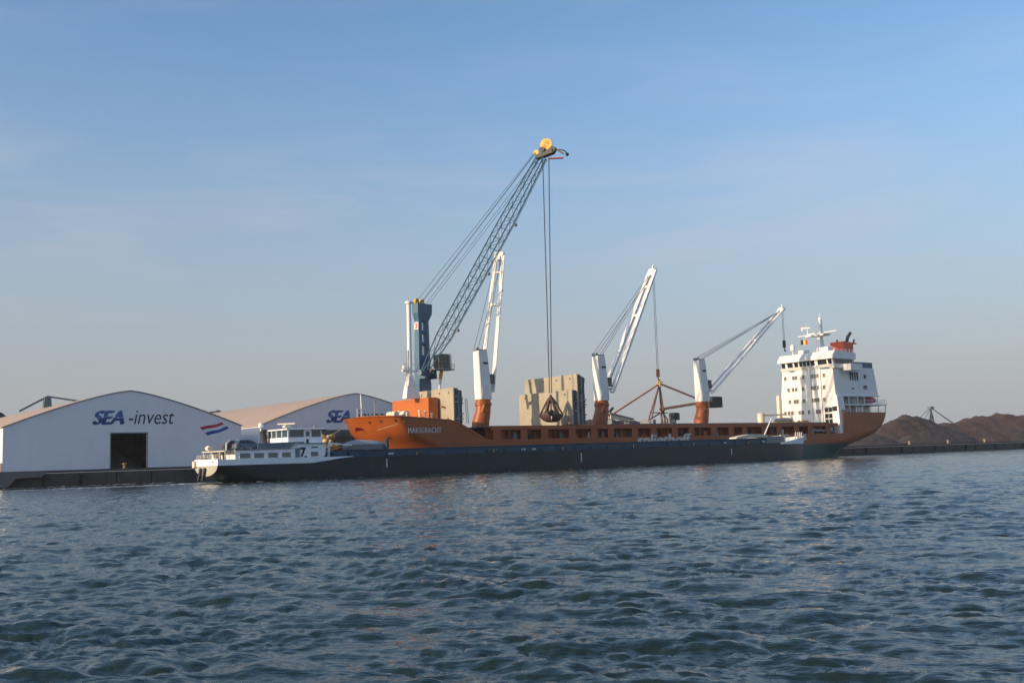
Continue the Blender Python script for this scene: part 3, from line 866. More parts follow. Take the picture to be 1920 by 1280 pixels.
rows = {21.2: (184.6, 181.9, 181.0, 178.7, 175.8, 174.95, 174.1, 172.1), 18.1: (183.7, 182.2, 181.2, 178.9, 175.9, 175.0, 174.2, 172.3), 14.9: (183.5, 181.9, 181.0, 178.9, 176.2, 175.3, 174.4, 172.4), 11.9: (185.2, 184.0, 182.9, 180.5, 179.5, 177.4, 176.6, 174.9, 174.0)}
for zr, ns in rows.items():
    for n in ns:
        z = zr - (184.6 - n) * 0.0
        wo = inst('window', wf, house, (231.46, n, z))
        inst('frame', frm, wo, (231.46, n, z)).location = (0, 0, 0)
bw = MB().box(-0.045, 0.05, -0.52, 0.52, -0.6, 0.6).mesh('window'); bw.materials.append(MATS['glass_dark'])
for n in (172.0, 170.8):
    for z in (12.2, 10.6, 9.2):
        inst('window', bw, house, (231.46, n, z))
put('window', MB().box(231.40, 231.52, 168.75, 170.15, 11.8, 13.0), 'glass_dark', house)
# side windows, vents and doors
sv = MB().box(-0.30, 0.30, -0.06, 0.05, -1.1, 1.1).mesh('vent'); sv.materials.append(MATS['dark'])
for a in (238.6, 239.6, 240.6, 241.6):
    inst('vent', sv, house, (a, 169.22, 20.9))
for a, z in ((239.2, 17.4), (244.1, 18.0), (245.0, 18.0), (244.9, 20.9)):
    put('window', MB().box(a - .38, a + .38, 169.0, 169.2, z - .5, z + .5), 'glass_dark', house)
# boat deck, poop deck and railings
put('boat_deck', MB().box(234.6, 250.2, 168.6, 171.7, 15.55, 15.79), 'white', ship)
put('poop_deck', MB().box(234.6, 252.6, 168.2, 186.6, 13.2, 13.55), 'white', ship)
def railing(name, pts, h, parent, m='white', step=1.5, bars=3):
    mb = MB()
    for p, q in zip(pts[:-1], pts[1:]):
        p, q = Vector(p), Vector(q)
        n = max(1, int((q - p).length / step))
        for i in range(n + 1):
            c = p + (q - p) * i / n
            mb.tube(c, c + Vector((0, 0, h)), .035, seg=5)
        for b_ in range(1, bars + 1):
            mb.tube(p + Vector((0, 0, h * b_ / bars)), q + Vector((0, 0, h * b_ / bars)), .03, seg=5)
    return put(name, mb, m, parent)
railing('railing', [(234.8, 168.3, 13.55), (252.5, 168.3, 13.55), (252.5, 186.4, 13.55)], 1.1, ship)
railing('railing', [(234.8, 168.4, 11.4), (252.3, 168.9, 11.4)], 1.0, ship)
for a in (236.5, 239.2, 242, 245.5, 249, 252.2):
    put('deck_post', MB().tube((a, 168.5, 11.4), (a, 168.5, 13.2), .14, seg=8), 'white', ship)
for a in (236.8, 240.6, 243.6, 249.4):
    put('deck_post', MB().tube((a, 168.9, 13.55), (a, 168.9, 15.55), .12, seg=8), 'white', ship)
put('deck_locker', MB().bevbox(238.2, 239.8, 169.6, 170.8, 13.55, 15.2, .1), 'steel', ship)
put('deck_locker', MB().bevbox(241.2, 243.0, 169.4, 170.8, 11.4, 12.9, .1), 'barge_white', ship)
lb = MB().loft([[(x_, 169.4 + wd * math.cos(t_), 14.6 + hh * math.sin(t_)) for t_ in [2 * math.pi * i / 12 for i in range(12)]] for x_, wd, hh in ((244.2, .1, .15), (244.7, .6, .55), (245.8, .85, .8), (247.6, .85, .8), (248.7, .65, .6), (249.2, .1, .2))])
lbo = put('lifeboat', lb, 'lifeboat_red', ship, True)
put('boat_davit', MB().path([(245.2, 170.6, 13.55), (245.2, 169.6, 16.6), (245.2, 169.2, 15.4)], .12).path([(248.4, 170.6, 13.55), (248.4, 169.6, 16.6), (248.4, 169.2, 15.4)], .12), 'white', lbo)
put('top_screen', MB().box(240.4, 249.0, 169.5, 169.6, 23.2, 24.7).box(248.9, 249.0, 169.6, 185, 23.2, 24.7), 'screen_grey', ship)
for a in np.arange(240.6, 249, 1.15):
    put('screen_post', MB().tube((a, 169.42, 23.2), (a, 169.42, 24.85), .06, seg=6), 'steel', ship)
# bridge with wings
bridge = put('bridge', MB().prism([(231.5, 22.9), (240.0, 22.9), (240.0, 23.9), (230.9, 23.9)], 'y', 168.7, 185.7).prism([(231.3, 23.9), (240.0, 23.9), (240.0, 25.4), (231.0, 25.4)], 'y', 169.0, 185.4).prism([(230.3, 25.3), (240.2, 25.3), (240.2, 26.9), (231.4, 27.4), (230.3, 26.0)], 'y', 168.3, 186.0), 'white', ship)
for n, wd in ((184.7, 1.1), (182.5, 1.7), (180.5, 1.2), (179.0, .95), (177.8, .85), (176.6, .85), (175.2, 1.2), (172.9, 1.3), (171.5, 1.3), (169.8, 1.1)):
    put('bridge_window', MB().prism([(231.16, 24.02), (231.3, 24.02), (231.1, 25.25), (230.93, 25.25)], 'y', n - wd / 2, n + wd / 2), 'glass_dark', bridge)
put('bridge_window', MB().box(232.0, 239.4, 168.93, 169.02, 24.05, 25.2), 'glass_dark', bridge)
for s, n0, n1 in ((-1, 166.2, 168.7), (1, 185.7, 187.6)):
    put('bridge_wing', MB().box(234.8, 239.8, n0, n1, 22.2, 22.45).box(234.8, 235.0, n0, n1, 22.45, 23.9).box(239.6, 239.8, n0, n1, 22.45, 23.9).box(235.0, 239.6, *((n0, n0 + .2) if s < 0 else (n1 - .2, n1)), 22.45, 23.9), 'white', bridge)
put('grating', MB().box(230.7, 230.9, 170.2, 173.0, 23.0, 23.25), 'steel', bridge)
put('grating', MB().box(230.7, 230.9, 181.3, 183.0, 23.0, 23.2), 'steel', bridge)
railing('bridge_rail', [(231.8, 168.8, 26.9), (239.9, 168.8, 26.9)], 1.0, bridge)
# radar mast, dome, funnel
rm_ = put('radar_mast', MB().frustum((234.8, 237.0, 175.1, 176.9, 26.9), (235.3, 236.5, 175.5, 176.5, 32.0)).frustum((234.4, 237.2, 174.0, 178.2, 32.0), (234.2, 237.4, 173.4, 178.8, 32.5)).frustum((235.5, 236.4, 175.2, 176.1, 32.5), (235.7, 236.2, 175.4, 175.9, 37.0)).tube((235.9, 175.6, 37), (235.9, 175.6, 38.2), .08).ball((235.9, 175.6, 36.6), .45), 'white', ship)
put('yard', MB().bar((236, 170.6, 33.0), (236, 183.0, 32.6), .25, .2).prism([(175, 32.4), (180.4, 32.1), (179.6, 32.9), (177, 33.1)], 'x', 235.4, 236.8), 'white', rm_)
put('radar_scanner', MB().tube((235.6, 179.6, 32.6), (235.6, 179.6, 34.4), .12).bar((235.4, 178.4, 34.5), (235.4, 181.0, 34.7), .25, .3).bar((235.4, 181.0, 33.9), (235.4, 181.4, 35.0), .2, .3).tube((235.6, 179.9, 34.7), (235.6, 179.9, 36), .05), 'white', rm_)
put('mast_box', MB().bevbox(231.6, 233.6, 177.8, 180.0, 27.0, 28.4, .1), 'white', bridge)
put('mast_box', MB().bevbox(231.8, 234.0, 170.6, 173.4, 27.0, 28.6, .1), 'white', bridge)
put('satellite_dome', MB().tube((233, 182.8, 27), (233, 182.8, 28.6), .14).lathe((233, 182.8, 28.5), [(.2, 0), (.62, .2), (.66, .9), (.62, 1.4), (.4, 1.75), (.05, 1.9)], 14), 'white', bridge, True)
fun = put('funnel', MB().prism([(243.4, 24.8), (247.2, 24.8), (247.4, 30.0), (249.0, 30.2), (248.9, 30.5), (243.2, 30.8)], 'y', 173.9, 178.2), 'funnel_red', ship)
put('funnel_casing', MB().bevbox(240.3, 241.7, 171.2, 182, 23.2, 27.0, .1), 'lifeboat_red', ship)
put('exhaust_pipe', MB().path([(246.3, 175.2, 30.5), (247.0, 175.2, 32.2), (248.1, 175.0, 33.4)], .42, 10).tube((244.5, 177, 30.6), (244.8, 177, 31.5), .25).tube((248.6, 174.6, 30.5), (249.0, 174.6, 31.6), .22), 'dark', fun)
# forward of the house: provision crane, tender and stores
put('provision_crane', MB().tube((219.4, 183.6, 8.6), (219.4, 183.6, 11.6), .95, seg=14).lathe((219.4, 183.6, 11.6), [(1.05, 0), (1.05, .15), (.3, .55)], 14).bar((219.6, 183.6, 11.3), (229.4, 183.6, 11.6), .5, .45), 'cream', ship, True)
tb = MB().loft([[(x_, 181.2 + wd * math.cos(t_), 9.9 + hh * math.sin(t_)) for t_ in [2 * math.pi * i / 10 for i in range(10)]] for x_, wd, hh in ((221.8, .15, .2), (222.6, .8, .6), (225.5, 1.0, .8), (228, .8, .7), (229, .2, .3))])
put('rescue_boat', tb, 'grey_cover', ship, True)
for p_ in ((227.2, 177.6, 9.3), (228.6, 177.2, 9.35), (229.4, 176.8, 9.3)):
    put('buoy', MB().ball(p_, .5), 'orange_bright', ship, True)
put('accommodation_ladder', MB().bar((230.9, 187.0, 9.2), (230.9, 186.9, 16.8), .5, .9), 'cream', ship)
put('deck_store', MB().box(217.5, 228.2, 176, 183.0, 9.0, 9.35), 'yellow', ship)
for a, m_ in ((221.6, 'orange_bright'), (224.2, 'red'), (227.4, 'orange_bright'), (228.8, 'letter_white')):
    put('hose_box', MB().bevbox(a, a + 1.1, 169.2, 170.0, 6.9, 7.8, .08), m_, ship)
put('gangway', MB().bar((219.8, 168.6, 7.0), (229.6, 168.6, 6.6), .3, .5), 'steel', ship)

# ------------------------------------------------------------------ upright deck panels carried on the ship
def deck_panel(a0, a1, n0, n1, z0, z1, label, seed):
    rnd = random.Random(seed)
    t = thing('deck_panel', label, 'deck panel', ((a0 + a1) / 2, (n0 + n1) / 2, z0), 'upright deck panels on the ship')
    put('face_plate', MB().bevbox(a0, a0 + .35, n0, n1, z0, z1, .04), 'beige', t)
    put('girder_box', MB().box(a0 + .352, a1, n0 + .25, n1 - .25, z0, z1 - .1), 'girder', t)
    k = int((z1 - z0) / 1.0)
    for i in range(k):
        z = z0 + .3 + i * (z1 - z0 - .5) / k
        put('girder_rib', MB().box(a0 + .36, a1 - .1 + rnd.uniform(-.1, .15), n0 - .02 + rnd.uniform(0, .12), n0 + .25, z, z + rnd.uniform(.18, .42)), 'girder', t)
        if rnd.random() < .5:
            put('lug', MB().box(a0 + rnd.uniform(.3, .8), a1 + rnd.uniform(.02, .2), n0 - .1, n0 + .2, z + .5, z + .75), rnd.choice(['steel', 'girder', 'beige']), t)
    for i in range(4):
        n = n0 + (n1 - n0) * (i + .5) / 4
        put('lifting_pocket', MB().box(a0 - .012, a0 + .02, n - .22, n + .22, z1 - 1.1, z1 - .65), 'wall_panel', t)
deck_panel(113.4, 114.6, 169.0, 182.0, 9.2, 16.1, 'beige panel standing behind the orange breakwater near the bow', 1)
deck_panel(114.65, 115.7, 169.3, 182.4, 9.2, 15.7, 'dark edge panel backing the beige panel near the bow', 2)
deck_panel(143.0, 144.4, 169.1, 187.2, 8.9, 16.1, 'lower beige panel directly behind the hanging grab', 3)
deck_panel(144.45, 145.6, 169.0, 186.9, 8.9, 19.4, 'taller beige panel rising behind the lower one amidships', 4)
deck_panel(145.65, 146.8, 169.2, 186.8, 8.9, 18.9, 'rearmost dark ribbed panel of the amidships set', 5)

# ------------------------------------------------------------------ mobile harbour crane
TIP = Vector((139.6, 171.6, 66.2)); FOOT = Vector((124.9, 197.6, 21.4))
mc = thing('harbour_crane', 'tall blue mobile harbour crane with lattice boom on the quay', 'crane', (126.5, 200, QZ))
hd = Vector((TIP.x - FOOT.x, TIP.y - FOOT.y, 0)).normalized()          # slewing direction in plan
lt = Vector((-hd.y, hd.x, 0))
cc = Vector((126.3, 200.2, 0))
tf = Vector((.25, -.968, 0)); tl = Vector((.968, .25, 0))                  # faces of the tower
def loc_(f, s, z): return cc + tf * f + tl * s + Vector((0, 0, z))
def rect(f0, f1, s0, s1, z): return [loc_(f0, s0, z), loc_(f1, s0, z), loc_(f1, s1, z), loc_(f0, s1, z)]
# tower with three openings: two cheeks joined by crossheads
tow = MB().loft([rect(-.75, .75, -1.95, 1.95, 6), rect(-.75, .75, -1.95, 1.95, 19.5)])
for s0, s1, t0, t1 in ((-1.85, -.75, -1.6, -.62), (.75, 1.85, .62, 1.6)):
    tow.loft([rect(-.75, .75, s0, s1, 19.5), rect(-.65, .65, t0, t1, 33.5)])
tow.loft([rect(-.74, .74, -1.84, 1.84, 19.5), rect(-.72, .72, -1.78, 1.78, 25.6)])
for z in (28.0, 30.6):
    tow.loft([rect(-.6, .6, -.8, .8, z), rect(-.6, .6, -.8, .8, z + .55)])
tow.loft([rect(-.66, .66, -1.6, 1.6, 33.3), rect(-.9, .8, -1.9, 2.6, 35.0), rect(-.9, .8, -1.9, 2.7, 37.2)])
tower = put('tower', tow, 'crane_blue', mc)
put('tower_head', MB().loft([rect(-1.3, -.9, -1.7, 1.7, 35.2), rect(-1.3, -.9, -1.7, 1.7, 37.6)]), 'crane_blue', tower)
for s in (-1.5, .2):
    c = loc_(0, s, 37.6)
    put('head_sheave', MB().tube(c - tf * .25, c + tf * .25, .65, seg=16), 'yellow', tower)
sg = [loc_(f, 1.97, z) for f, z in ((-.5, 32.2), (.5, 32.2), (.5, 33.6), (-.5, 33.6))]
# number board on the lit cheek
bn = [Vector((p.x, p.y, p.z)) for p in sg]
lf = loc_(0, -1.72, 0)
board = MB().loft([[loc_(-.62, -1.74, 31.3), loc_(.62, -1.74, 31.3), loc_(.62, -1.74, 32.9), loc_(-.62, -1.74, 32.9)], [loc_(-.62, -1.6, 31.3), loc_(.62, -1.6, 31.3), loc_(.62, -1.6, 32.9), loc_(-.62, -1.6, 32.9)]])
nb_ = put('number_board', board, 'flag_white', tower)
tm = text_mesh('3', -.4, .4, 31.5, 32.7, 0, 0, .04)
tm.v = [tuple(loc_(x_, -1.76, 0) + Vector((0, 0, z_))) for x_, y_, z_ in tm.v]
put('number', tm, 'red', nb_)
# slewing platform, carriage, wheels (behind the ship)
put('slewing_platform', MB().loft([rect(-6.5, 3.2, -2.6, 2.6, 6.2), rect(-6.5, 3.2, -2.6, 2.6, 9.4)]), 'crane_blue', mc)
put('counterweight', MB().loft([rect(-8.2, -6.6, -2.7, 2.7, 6.0), rect(-8.2, -6.6, -2.7, 2.7, 9.2)]), 'steel', mc)
put('carriage', MB().box(118.5, 134.5, 197.6, 202.8, 3.9, 5.9).tube((126.3, 200.2, 5.7), (126.3, 200.2, 6.4), 2.2, seg=20), 'crane_blue', mc)
for x_ in np.arange(119.2, 134.4, 1.7):
    for y_ in (197.2, 203.2):
        put('wheel', MB().tube((x_, y_ - .3, 3.4), (x_, y_ + .3, 3.4), .7, seg=14), 'rubber', mc)
# cab
cabc = loc_(1.4, 3.0, 0)
cab = put('operator_cab', MB().bevbox(128.0, 131.2, 196.2, 198.6, 22.5, 25.6, .25), 'glass_dark', mc)
put('cab_frame', MB().path([(128, 196.15, 22.5), (131.2, 196.15, 22.5), (131.2, 196.15, 25.6), (128, 196.15, 25.6), (128, 196.15, 22.5)], .1).path([(129.6, 196.15, 22.5), (129.6, 196.15, 25.6)], .08).path([(128, 196.15, 24), (131.2, 196.15, 24)], .08), 'steel', cab)
put('cab_platform', MB().box(127.0, 132.0, 195.9, 198.8, 22.15, 22.4).bar((127.2, 198, 22.2), (127.2, 199.4, 20.4), .3, .3), 'steel', cab)
railing('cab_rail', [(127.0, 195.95, 22.4), (132.0, 195.95, 22.4), (132.0, 198.7, 22.4)], 1.1, cab, 'steel')
put('luffing_cylinder', MB().tube(loc_(1.3, 1.9, 9.4), loc_(3.2, 2.5, 20.6), .26, seg=10), 'barge_white', mc, True)
put('cylinder_head', MB().tube(loc_(3.0, 2.45, 20.2), loc_(3.4, 2.6, 22.4), .42, seg=10), 'yellow', mc, True)
# lattice boom
bd = (TIP - FOOT); BL = bd.length; bd = bd.normalized()
bn_ = lt.cross(bd).normalized()
if bn_.z < 0: bn_ = -bn_
def sect(s):
    """half width and half depth of the boom at distance s"""
    if s < 9: return 1.15 + .0 * s, .15 + 1.05 * s / 9
    if s > BL - 16: f = (BL - s) / 16; return .7 + .45 * f, .75 + .45 * f
    return 1.15, 1.2
def bp(s, i, j):
    w_, d_ = sect(s)
    return FOOT + bd * s + lt * (w_ * i) + bn_ * (d_ * j)
SEG = [0, 4.5, 9] + list(np.linspace(9, BL - .5, 19))[1:]
for i in (-1, 1):
    for j in (-1, 1):
        mb = MB()
        for a, b in zip(SEG[:-1], SEG[1:]):
            mb.tube(bp(a, i, j), bp(b, i, j), .14, seg=7)
        put('boom_chord', mb, 'boom_blue', mc)
lace = MB()
for k_, (a, b) in enumerate(zip(SEG[:-1], SEG[1:])):
    f = 1 if k_ % 2 else -1
    for j in (-1, 1):
        lace.tube(bp(a, f, j), bp(b, -f, j), .055, seg=5, cap=False)
        lace.tube(bp(b, 1, j), bp(b, -1, j), .05, seg=5, cap=False)
    for i in (-1, 1):
        lace.tube(bp(a, i, f), bp(b, i, -f), .06, seg=5, cap=False)
        lace.tube(bp(b, i, 1), bp(b, i, -1), .05, seg=5, cap=False)
put('boom_lacing', lace, 'boom_blue', mc)
put('boom_walkway', MB().path([bp(s, .9, -1) - bn_ * .35 for s in SEG[2:]], .06, 5), 'boom_blue', mc)
for s in (12, 26, 38):
    put('floodlight', MB().bevbox(*sum([[v - .3, v + .3] for v in (bp(s, .5, -1) - bn_ * .8)], []), .08), 'steel', mc)
put('boom_foot', MB().tube(FOOT - lt * 1.9, FOOT + lt * 1.9, .55, seg=14).loft([rect(.6, 2.6, -1.9, -1.2, 20.3), rect(.6, 2.4, -1.9, -1.2, 22.3)]).loft([rect(.6, 2.6, 1.2, 1.9, 20.3), rect(.6, 2.4, 1.2, 1.9, 22.3)]), 'crane_blue', mc)
# boom head with sheaves
hb0 = TIP
head = put('boom_head', MB().bar(hb0 - bd * .6 + hd * -1.2, hb0 + hd * 2.4 + Vector((0, 0, .3)), 1.6, .8).bar(hb0 + hd * .6, hb0 + hd * 2.4 + Vector((0, 0, .8)), .9, 1.0).tube(hb0 + hd * 2.3 - lt * .5 + Vector((0, 0, .7)), hb0 + hd * 2.3 + lt * .5 + Vector((0, 0, .7)), .7, seg=12).tube(hb0 - lt * .8 + Vector((0, 0, .9)), hb0 + lt * .8 + Vector((0, 0, .9)), .6, seg=12).bar(hb0 + hd * 2.8 + Vector((0, 0, .9)), hb0 + hd * 4.6 + Vector((0, 0, -.5)), .35, .35), 'dark', mc)
sh = hb0 + hd * .8 + Vector((0, 0, 2.0))
axd = Vector((-.86, -.5, 0.05)).normalized()
sheave = put('main_sheave', MB().tube(sh - axd * .18, sh + axd * .18, 1.35, seg=24), 'yellow', head, True)
sp = MB()
vv = axd.cross(Vector((0, 0, 1))).normalized(); ww = axd.cross(vv)
for k_ in range(12):
    an = k_ * math.pi / 6
    e_ = vv * math.cos(an) + ww * math.sin(an)
    sp.bar(sh + axd * .2 + e_ * .25, sh + axd * .2 + e_ * 1.25, .12, .06)
put('spoke', sp, 'orange_bright', sheave)
s2 = hb0 - hd * 1.5 + Vector((0, 0, .5))
put('rear_sheave', MB().tube(s2 - axd * .3, s2 + axd * .3, .62, seg=18), 'yellow', head, True)
put('red_guard', MB().bar(hb0 + hd * 1.0 + Vector((.3, 0, -1.0)), hb0 + hd * 3.6 + Vector((1.2, 0, -1.1)), .8, .16), 'red', head)
put('lamp_arm', MB().path([hb0 + hd * 3.2 + Vector((0, 0, .6)), hb0 + hd * 4.2 + Vector((.8, 0, .4)), hb0 + hd * 4.4 + Vector((1.3, 0, -.3))], .12).ball(hb0 + hd * 4.4 + Vector((1.3, 0, -.4)), .4), 'dark', head)
st_ = MB()
for s, o in ((-1.7, -.8), (-.1, -.5), (.3, -.4), (1.7, .5), (2.6, .9)):
    p0 = loc_(.2, s, 37.6)
    st_.tube(p0, hb0 - hd * (1.3 - .5 * o) + lt * o * .8 + Vector((0, 0, .5 - 1.2 * max(0, o))), .045, seg=5, cap=False)
put('stay_rope', st_, 'rope_steel', mc)
GX, GY = 138.9, 171.0
hr = MB()
for dx, dy in ((-.55, .3), (.55, -.3)):
    for e_ in (-.07, .07):
        hr.tube(hb0 + hd * .6 + Vector((dx * 1.1 + e_, dy, -.6)), (GX + dx * .35 + e_, GY + dy * .35, 15.4), .05, seg=5, cap=False)
put('hoist_rope', hr, 'rope_steel', mc)

# grab hanging from the crane
gr = thing('orange_peel_grab', 'rusty dark grab with curved tines hanging before beige panels', 'grab', (GX, GY, 9.3))
put('crosshead', MB().lathe((GX, GY, 13.6), [(.5, 0), (.75, .1), (.75, .7), (.4, 1.0), (.18, 1.5)], 14), 'grab_rust', gr, True)
put('lower_block', MB().lathe((GX, GY, 11.2), [(.3, -.5), (.6, -.3), (.6, .5), (.3, .8)], 12).tube((GX, GY, 11.2), (GX, GY, 14.0), .16), 'dark', gr, True)
for k_ in range(6):
    an = k_ * math.pi / 3 + .3
    e_ = Vector((math.cos(an), math.sin(an), 0)); s_ = Vector((-e_.y, e_.x, 0))
    c0 = Vector((GX, GY, 0))
    put('rod', MB().bar(c0 + e_ * .6 + Vector((0, 0, 14.1)), c0 + e_ * 2.2 + Vector((0, 0, 11.2)), .38, .38), 'grab_rust', gr)
    prof = [(2.2, 11.5, .45), (2.45, 10.9, .95), (2.2, 10.3, 1.0), (1.6, 9.75, .8), (.9, 9.45, .5), (.35, 9.4, .1)]
    outer = [[c0 + e_ * r_ - s_ * wd + Vector((0, 0, z_)), c0 + e_ * r_ + s_ * wd + Vector((0, 0, z_)), c0 + e_ * (r_ - .22) + s_ * wd * .8 + Vector((0, 0, z_ + .16)), c0 + e_ * (r_ - .22) - s_ * wd * .8 + Vector((0, 0, z_ + .16))] for r_, z_, wd in prof]
    put('tine', MB().loft(outer), 'grab_rust', gr)
    put('link', MB().bar(c0 + e_ * .5 + Vector((0, 0, 11.4)), c0 + e_ * 2.1 + Vector((0, 0, 10.9)), .3, .35), 'dark', gr)

# ------------------------------------------------------------------ quay stacker behind the ship
stk = thing('stacker', 'orange stacker with tripod mast and long arms behind the ship deck', 'stacker', (204.5, 205, QZ))
ap = Vector((204.3, 205, 21.0))
for p_, r_ in (((199.2, 203.5, 11.3), .26), ((201.6, 207.2, 11.0), .30), ((203.0, 203.2, QZ), .42), ((207.4, 205.5, QZ), .36)):
    put('mast_leg', MB().tube(p_, ap, r_ * .72, r_ * .6, 8), 'stacker_brown', stk)
put('mast_head', MB().tube(ap - Vector((0, 0, .9)), ap + Vector((0, 0, .8)), .55, .3, 10).bar(ap + Vector((-.9, 0, .3)), ap + Vector((1.2, 0, .5)), .3, .25), 'yellow', stk)
put('stay_arm', MB().bar((185.6, 205, 12.2), ap + Vector((-.6, 0, -.3)), .4, .42), 'pale_orange', stk)
put('stay_arm', MB().bar((220.4, 205, 16.6), ap + Vector((.6, 0, -.1)), .4, .42), 'pale_orange', stk)
put('conveyor_boom', MB().bar((203.8, 204, 14.1), (222.6, 204, 16.3), .8, .7), 'pale_orange', stk)
put('drive_house', MB().bevbox(222.4, 226.6, 202.8, 206.0, 14.6, 17.6, .2), 'dark', stk)
put('drive_house', MB().bevbox(208.2, 210.6, 204, 206, 11.2, 13.2, .2), 'dark', stk)
put('brace', MB().bar((199.4, 204.4, 11.3), (207.2, 205.3, 14.4), .3, .3).bar((199.6, 204, 13.2), (206.8, 205, 13.1), .25, .25).bar((203, 204, 14.2), (206.9, 205, 11.2), .25, .25), 'stacker_brown', stk)
put('travel_frame', MB().box(198, 212, 202.6, 203.4, QZ + .3, QZ + 1.2).box(198, 212, 206.8, 207.6, QZ + .3, QZ + 1.2).box(199, 200, 202.6, 207.6, QZ + 1.2, 11.3).box(206.8, 207.6, 202.6, 207.6, QZ + 1.2, 11.2), 'steel', stk)
cv = thing('conveyor_hood', 'cream panelled conveyor hood beside the second deck crane', 'conveyor', (188, 204, QZ))
for k_ in range(5):
    x_ = 184.6 + k_ * 1.45
    put('panel', MB().prism([(x_, 11.5 - k_ * .14), (x_ + 1.35, 11.4 - k_ * .14), (x_ + 1.35, 12.4 - k_ * .22), (x_, 12.6 - k_ * .22)], 'y', 203.2, 203.4), 'cream', cv)
put('roof', MB().prism([(184.2, 12.75), (192.6, 11.3), (192.6, 11.6), (184.2, 13.2)], 'y', 203.0, 206.0), 'steel', cv)
for x_ in (185.2, 191.2):
    put('trestle', MB().box(x_, x_ + .5, 203.6, 205.4, QZ, 11.4), 'steel', cv)
put('drive_head', MB().bar((184.5, 204, 13.0), (186.2, 204, 14.4), .5, .5), 'dark', cv)

# far machines
ft = thing('far_stacker', 'distant grey green mast with stay ropes between brown heaps', 'stacker', (487, 300, QZ))
for p_ in ((485, 298, QZ), (489.5, 298, QZ), (486, 303, QZ), (490.5, 303, QZ)):
    put('mast_leg', MB().tube(p_, (487.2, 300, 20.2), .38, .3, 7), 'far_steel', ft)
put('mast_head', MB().bevbox(485.6, 488.8, 299, 301, 20.0, 21.3, .2), 'far_steel', ft)
for p_ in ((468.5, 300, 11.5), (478, 300, 11.5), (509, 300, 11.5), (513, 301, 11.2)):
    put('stay_rope', MB().tube((487.2, 300, 20.8), p_, .16, seg=5), 'far_steel', ft)
put('boom', MB().bar((464, 300, 11.2), (515, 300, 10.8), 1.2, 1.0), 'far_steel', ft)
fl_ = thing('far_crane', 'distant rust grey crane head above the left shed roof', 'crane', (80, 335, QZ))
put('tower', MB().frustum((77.5, 82.5, 333, 337, QZ), (79.2, 81.0, 334, 336, 24.6)), 'far_steel', fl_)
put('jib', MB().bar((72.5, 335, 20.4), (80, 335, 24.6), .5, .55), 'far_steel', fl_)
put('jib', MB().bar((80, 335, 24.8), (89.5, 335, 23.4), .5, .45), 'far_steel', fl_)

# concrete block wall on the quay beside the bow
bwall = thing('block_wall', 'dark storage wall of upright panels between barge wheelhouse and orange bow', 'wall', (104, 197.5, QZ))
put('core', MB().box(93.5, 112.0, 197.6, 199.2, QZ, 9.2), 'wall_panel', bwall)
for k_ in range(8):
    x_ = 93.6 + k_ * 2.3
    put('wall_panel', MB().bevbox(x_, x_ + 2.12, 197.25 + random.uniform(-.05, .05), 197.58, QZ, 7.6, .06), 'wall_panel', bwall)
    put('buttress', MB().prism([(196.3, QZ), (197.24, QZ), (197.24, 8.6)], 'x', x_ + 2.13, x_ + 2.29), 'wall_panel', bwall)
put('top_rail', MB().box(93.5, 112, 197.2, 197.58, 7.75, 9.25), 'girder', bwall)

# ------------------------------------------------------------------ inland barge
BC = 159.75
barge = thing('river_barge', 'long dark blue inland barge with white stern house passing in front', 'barge', (130, BC, 0))
def btop(a): return float(np.interp(a, [61, 76.5, 82.0, 90, 188, 193, 205], [2.62, 2.62, 3.3, 3.35, 3.85, 4.0, 4.35]))
def barge_hull():
    rings = []
    secs = [(61.0, 5.55, 1.05, 2.0), (62.0, 5.65, .7, 2.4), (64, 5.72, .1, 3), (67, 5.75, -.5, 5), (72, 5.75, -1, 9)] + [(a, 5.75, -1, 12) for a in (76.5, 79, 82, 88, 100, 120, 140, 160, 180, 188)] + [(192, 5.65, -1, 10), (195, 5.3, -1, 8), (198, 4.6, -1, 6), (200.5, 3.6, -.8, 4), (202.6, 2.2, -.4, 3), (204, .6, 0.2, 2)]
    m_ = 11
    for a, hb, zb, p in secs:
        zt = btop(a)
        pts = []
        for k_ in range(m_):
            t_ = math.pi / 2 * k_ / (m_ - 1)
            w_ = max(0.01, math.cos(t_)) ** (2 / p); d_ = math.sin(t_) ** (2 / p)
            pts.append((hb * w_, zt - (zt - zb) * d_))
        ff = float(np.interp(a, [61, 69], [.66, 1]))
        rings.append([(a, BC - w_, z_) for w_, z_ in pts] + [(a, BC + w_ * ff, z_) for w_, z_ in pts[::-1]])
    return MB().loft(rings)
bh = put('hull', barge_hull(), 'barge_hull', barge, True)
# stern plating: cream counter under a white bulwark
BT = BC - .94
arc = [(BT - 4.61 * max(.01, math.cos(t_)), 2.6 - 1.55 * math.sin(t_)) for t_ in np.linspace(0, math.pi / 2, 10)] + [(BT + 4.61 * max(.01, math.cos(t_)), 2.6 - 1.55 * math.sin(t_)) for t_ in np.linspace(math.pi / 2, 0, 10)[1:]]
put('counter_plate', MB().prism(arc, 'x', 60.9, 60.99), 'counter_grey', bh)
for d_ in (-1.1, .6):
    put('rudder_post', MB().bar((60.7, BC + d_, 2.3), (60.6, BC + d_ + .7, .4), .3, .4), 'dark', bh)
bw_ = MB()
pl = [(61.0, 3.5), (61, 2.62), (76.5, 2.62), (81.5, 3.26), (83.6, 3.42), (83.6, 3.5)]
bw_.prism(pl, 'y', BC - 5.78, BC - 5.70)
bw_.prism([(69.01, 3.5), (69.01, 2.62), (76.5, 2.62), (81.5, 3.26), (83.6, 3.42), (83.6, 3.5)], 'y', BC + 5.68, BC + 5.76)
bw_.box(60.88, 60.98, BC - 5.78, BC + 3.75, 2.62, 3.6)
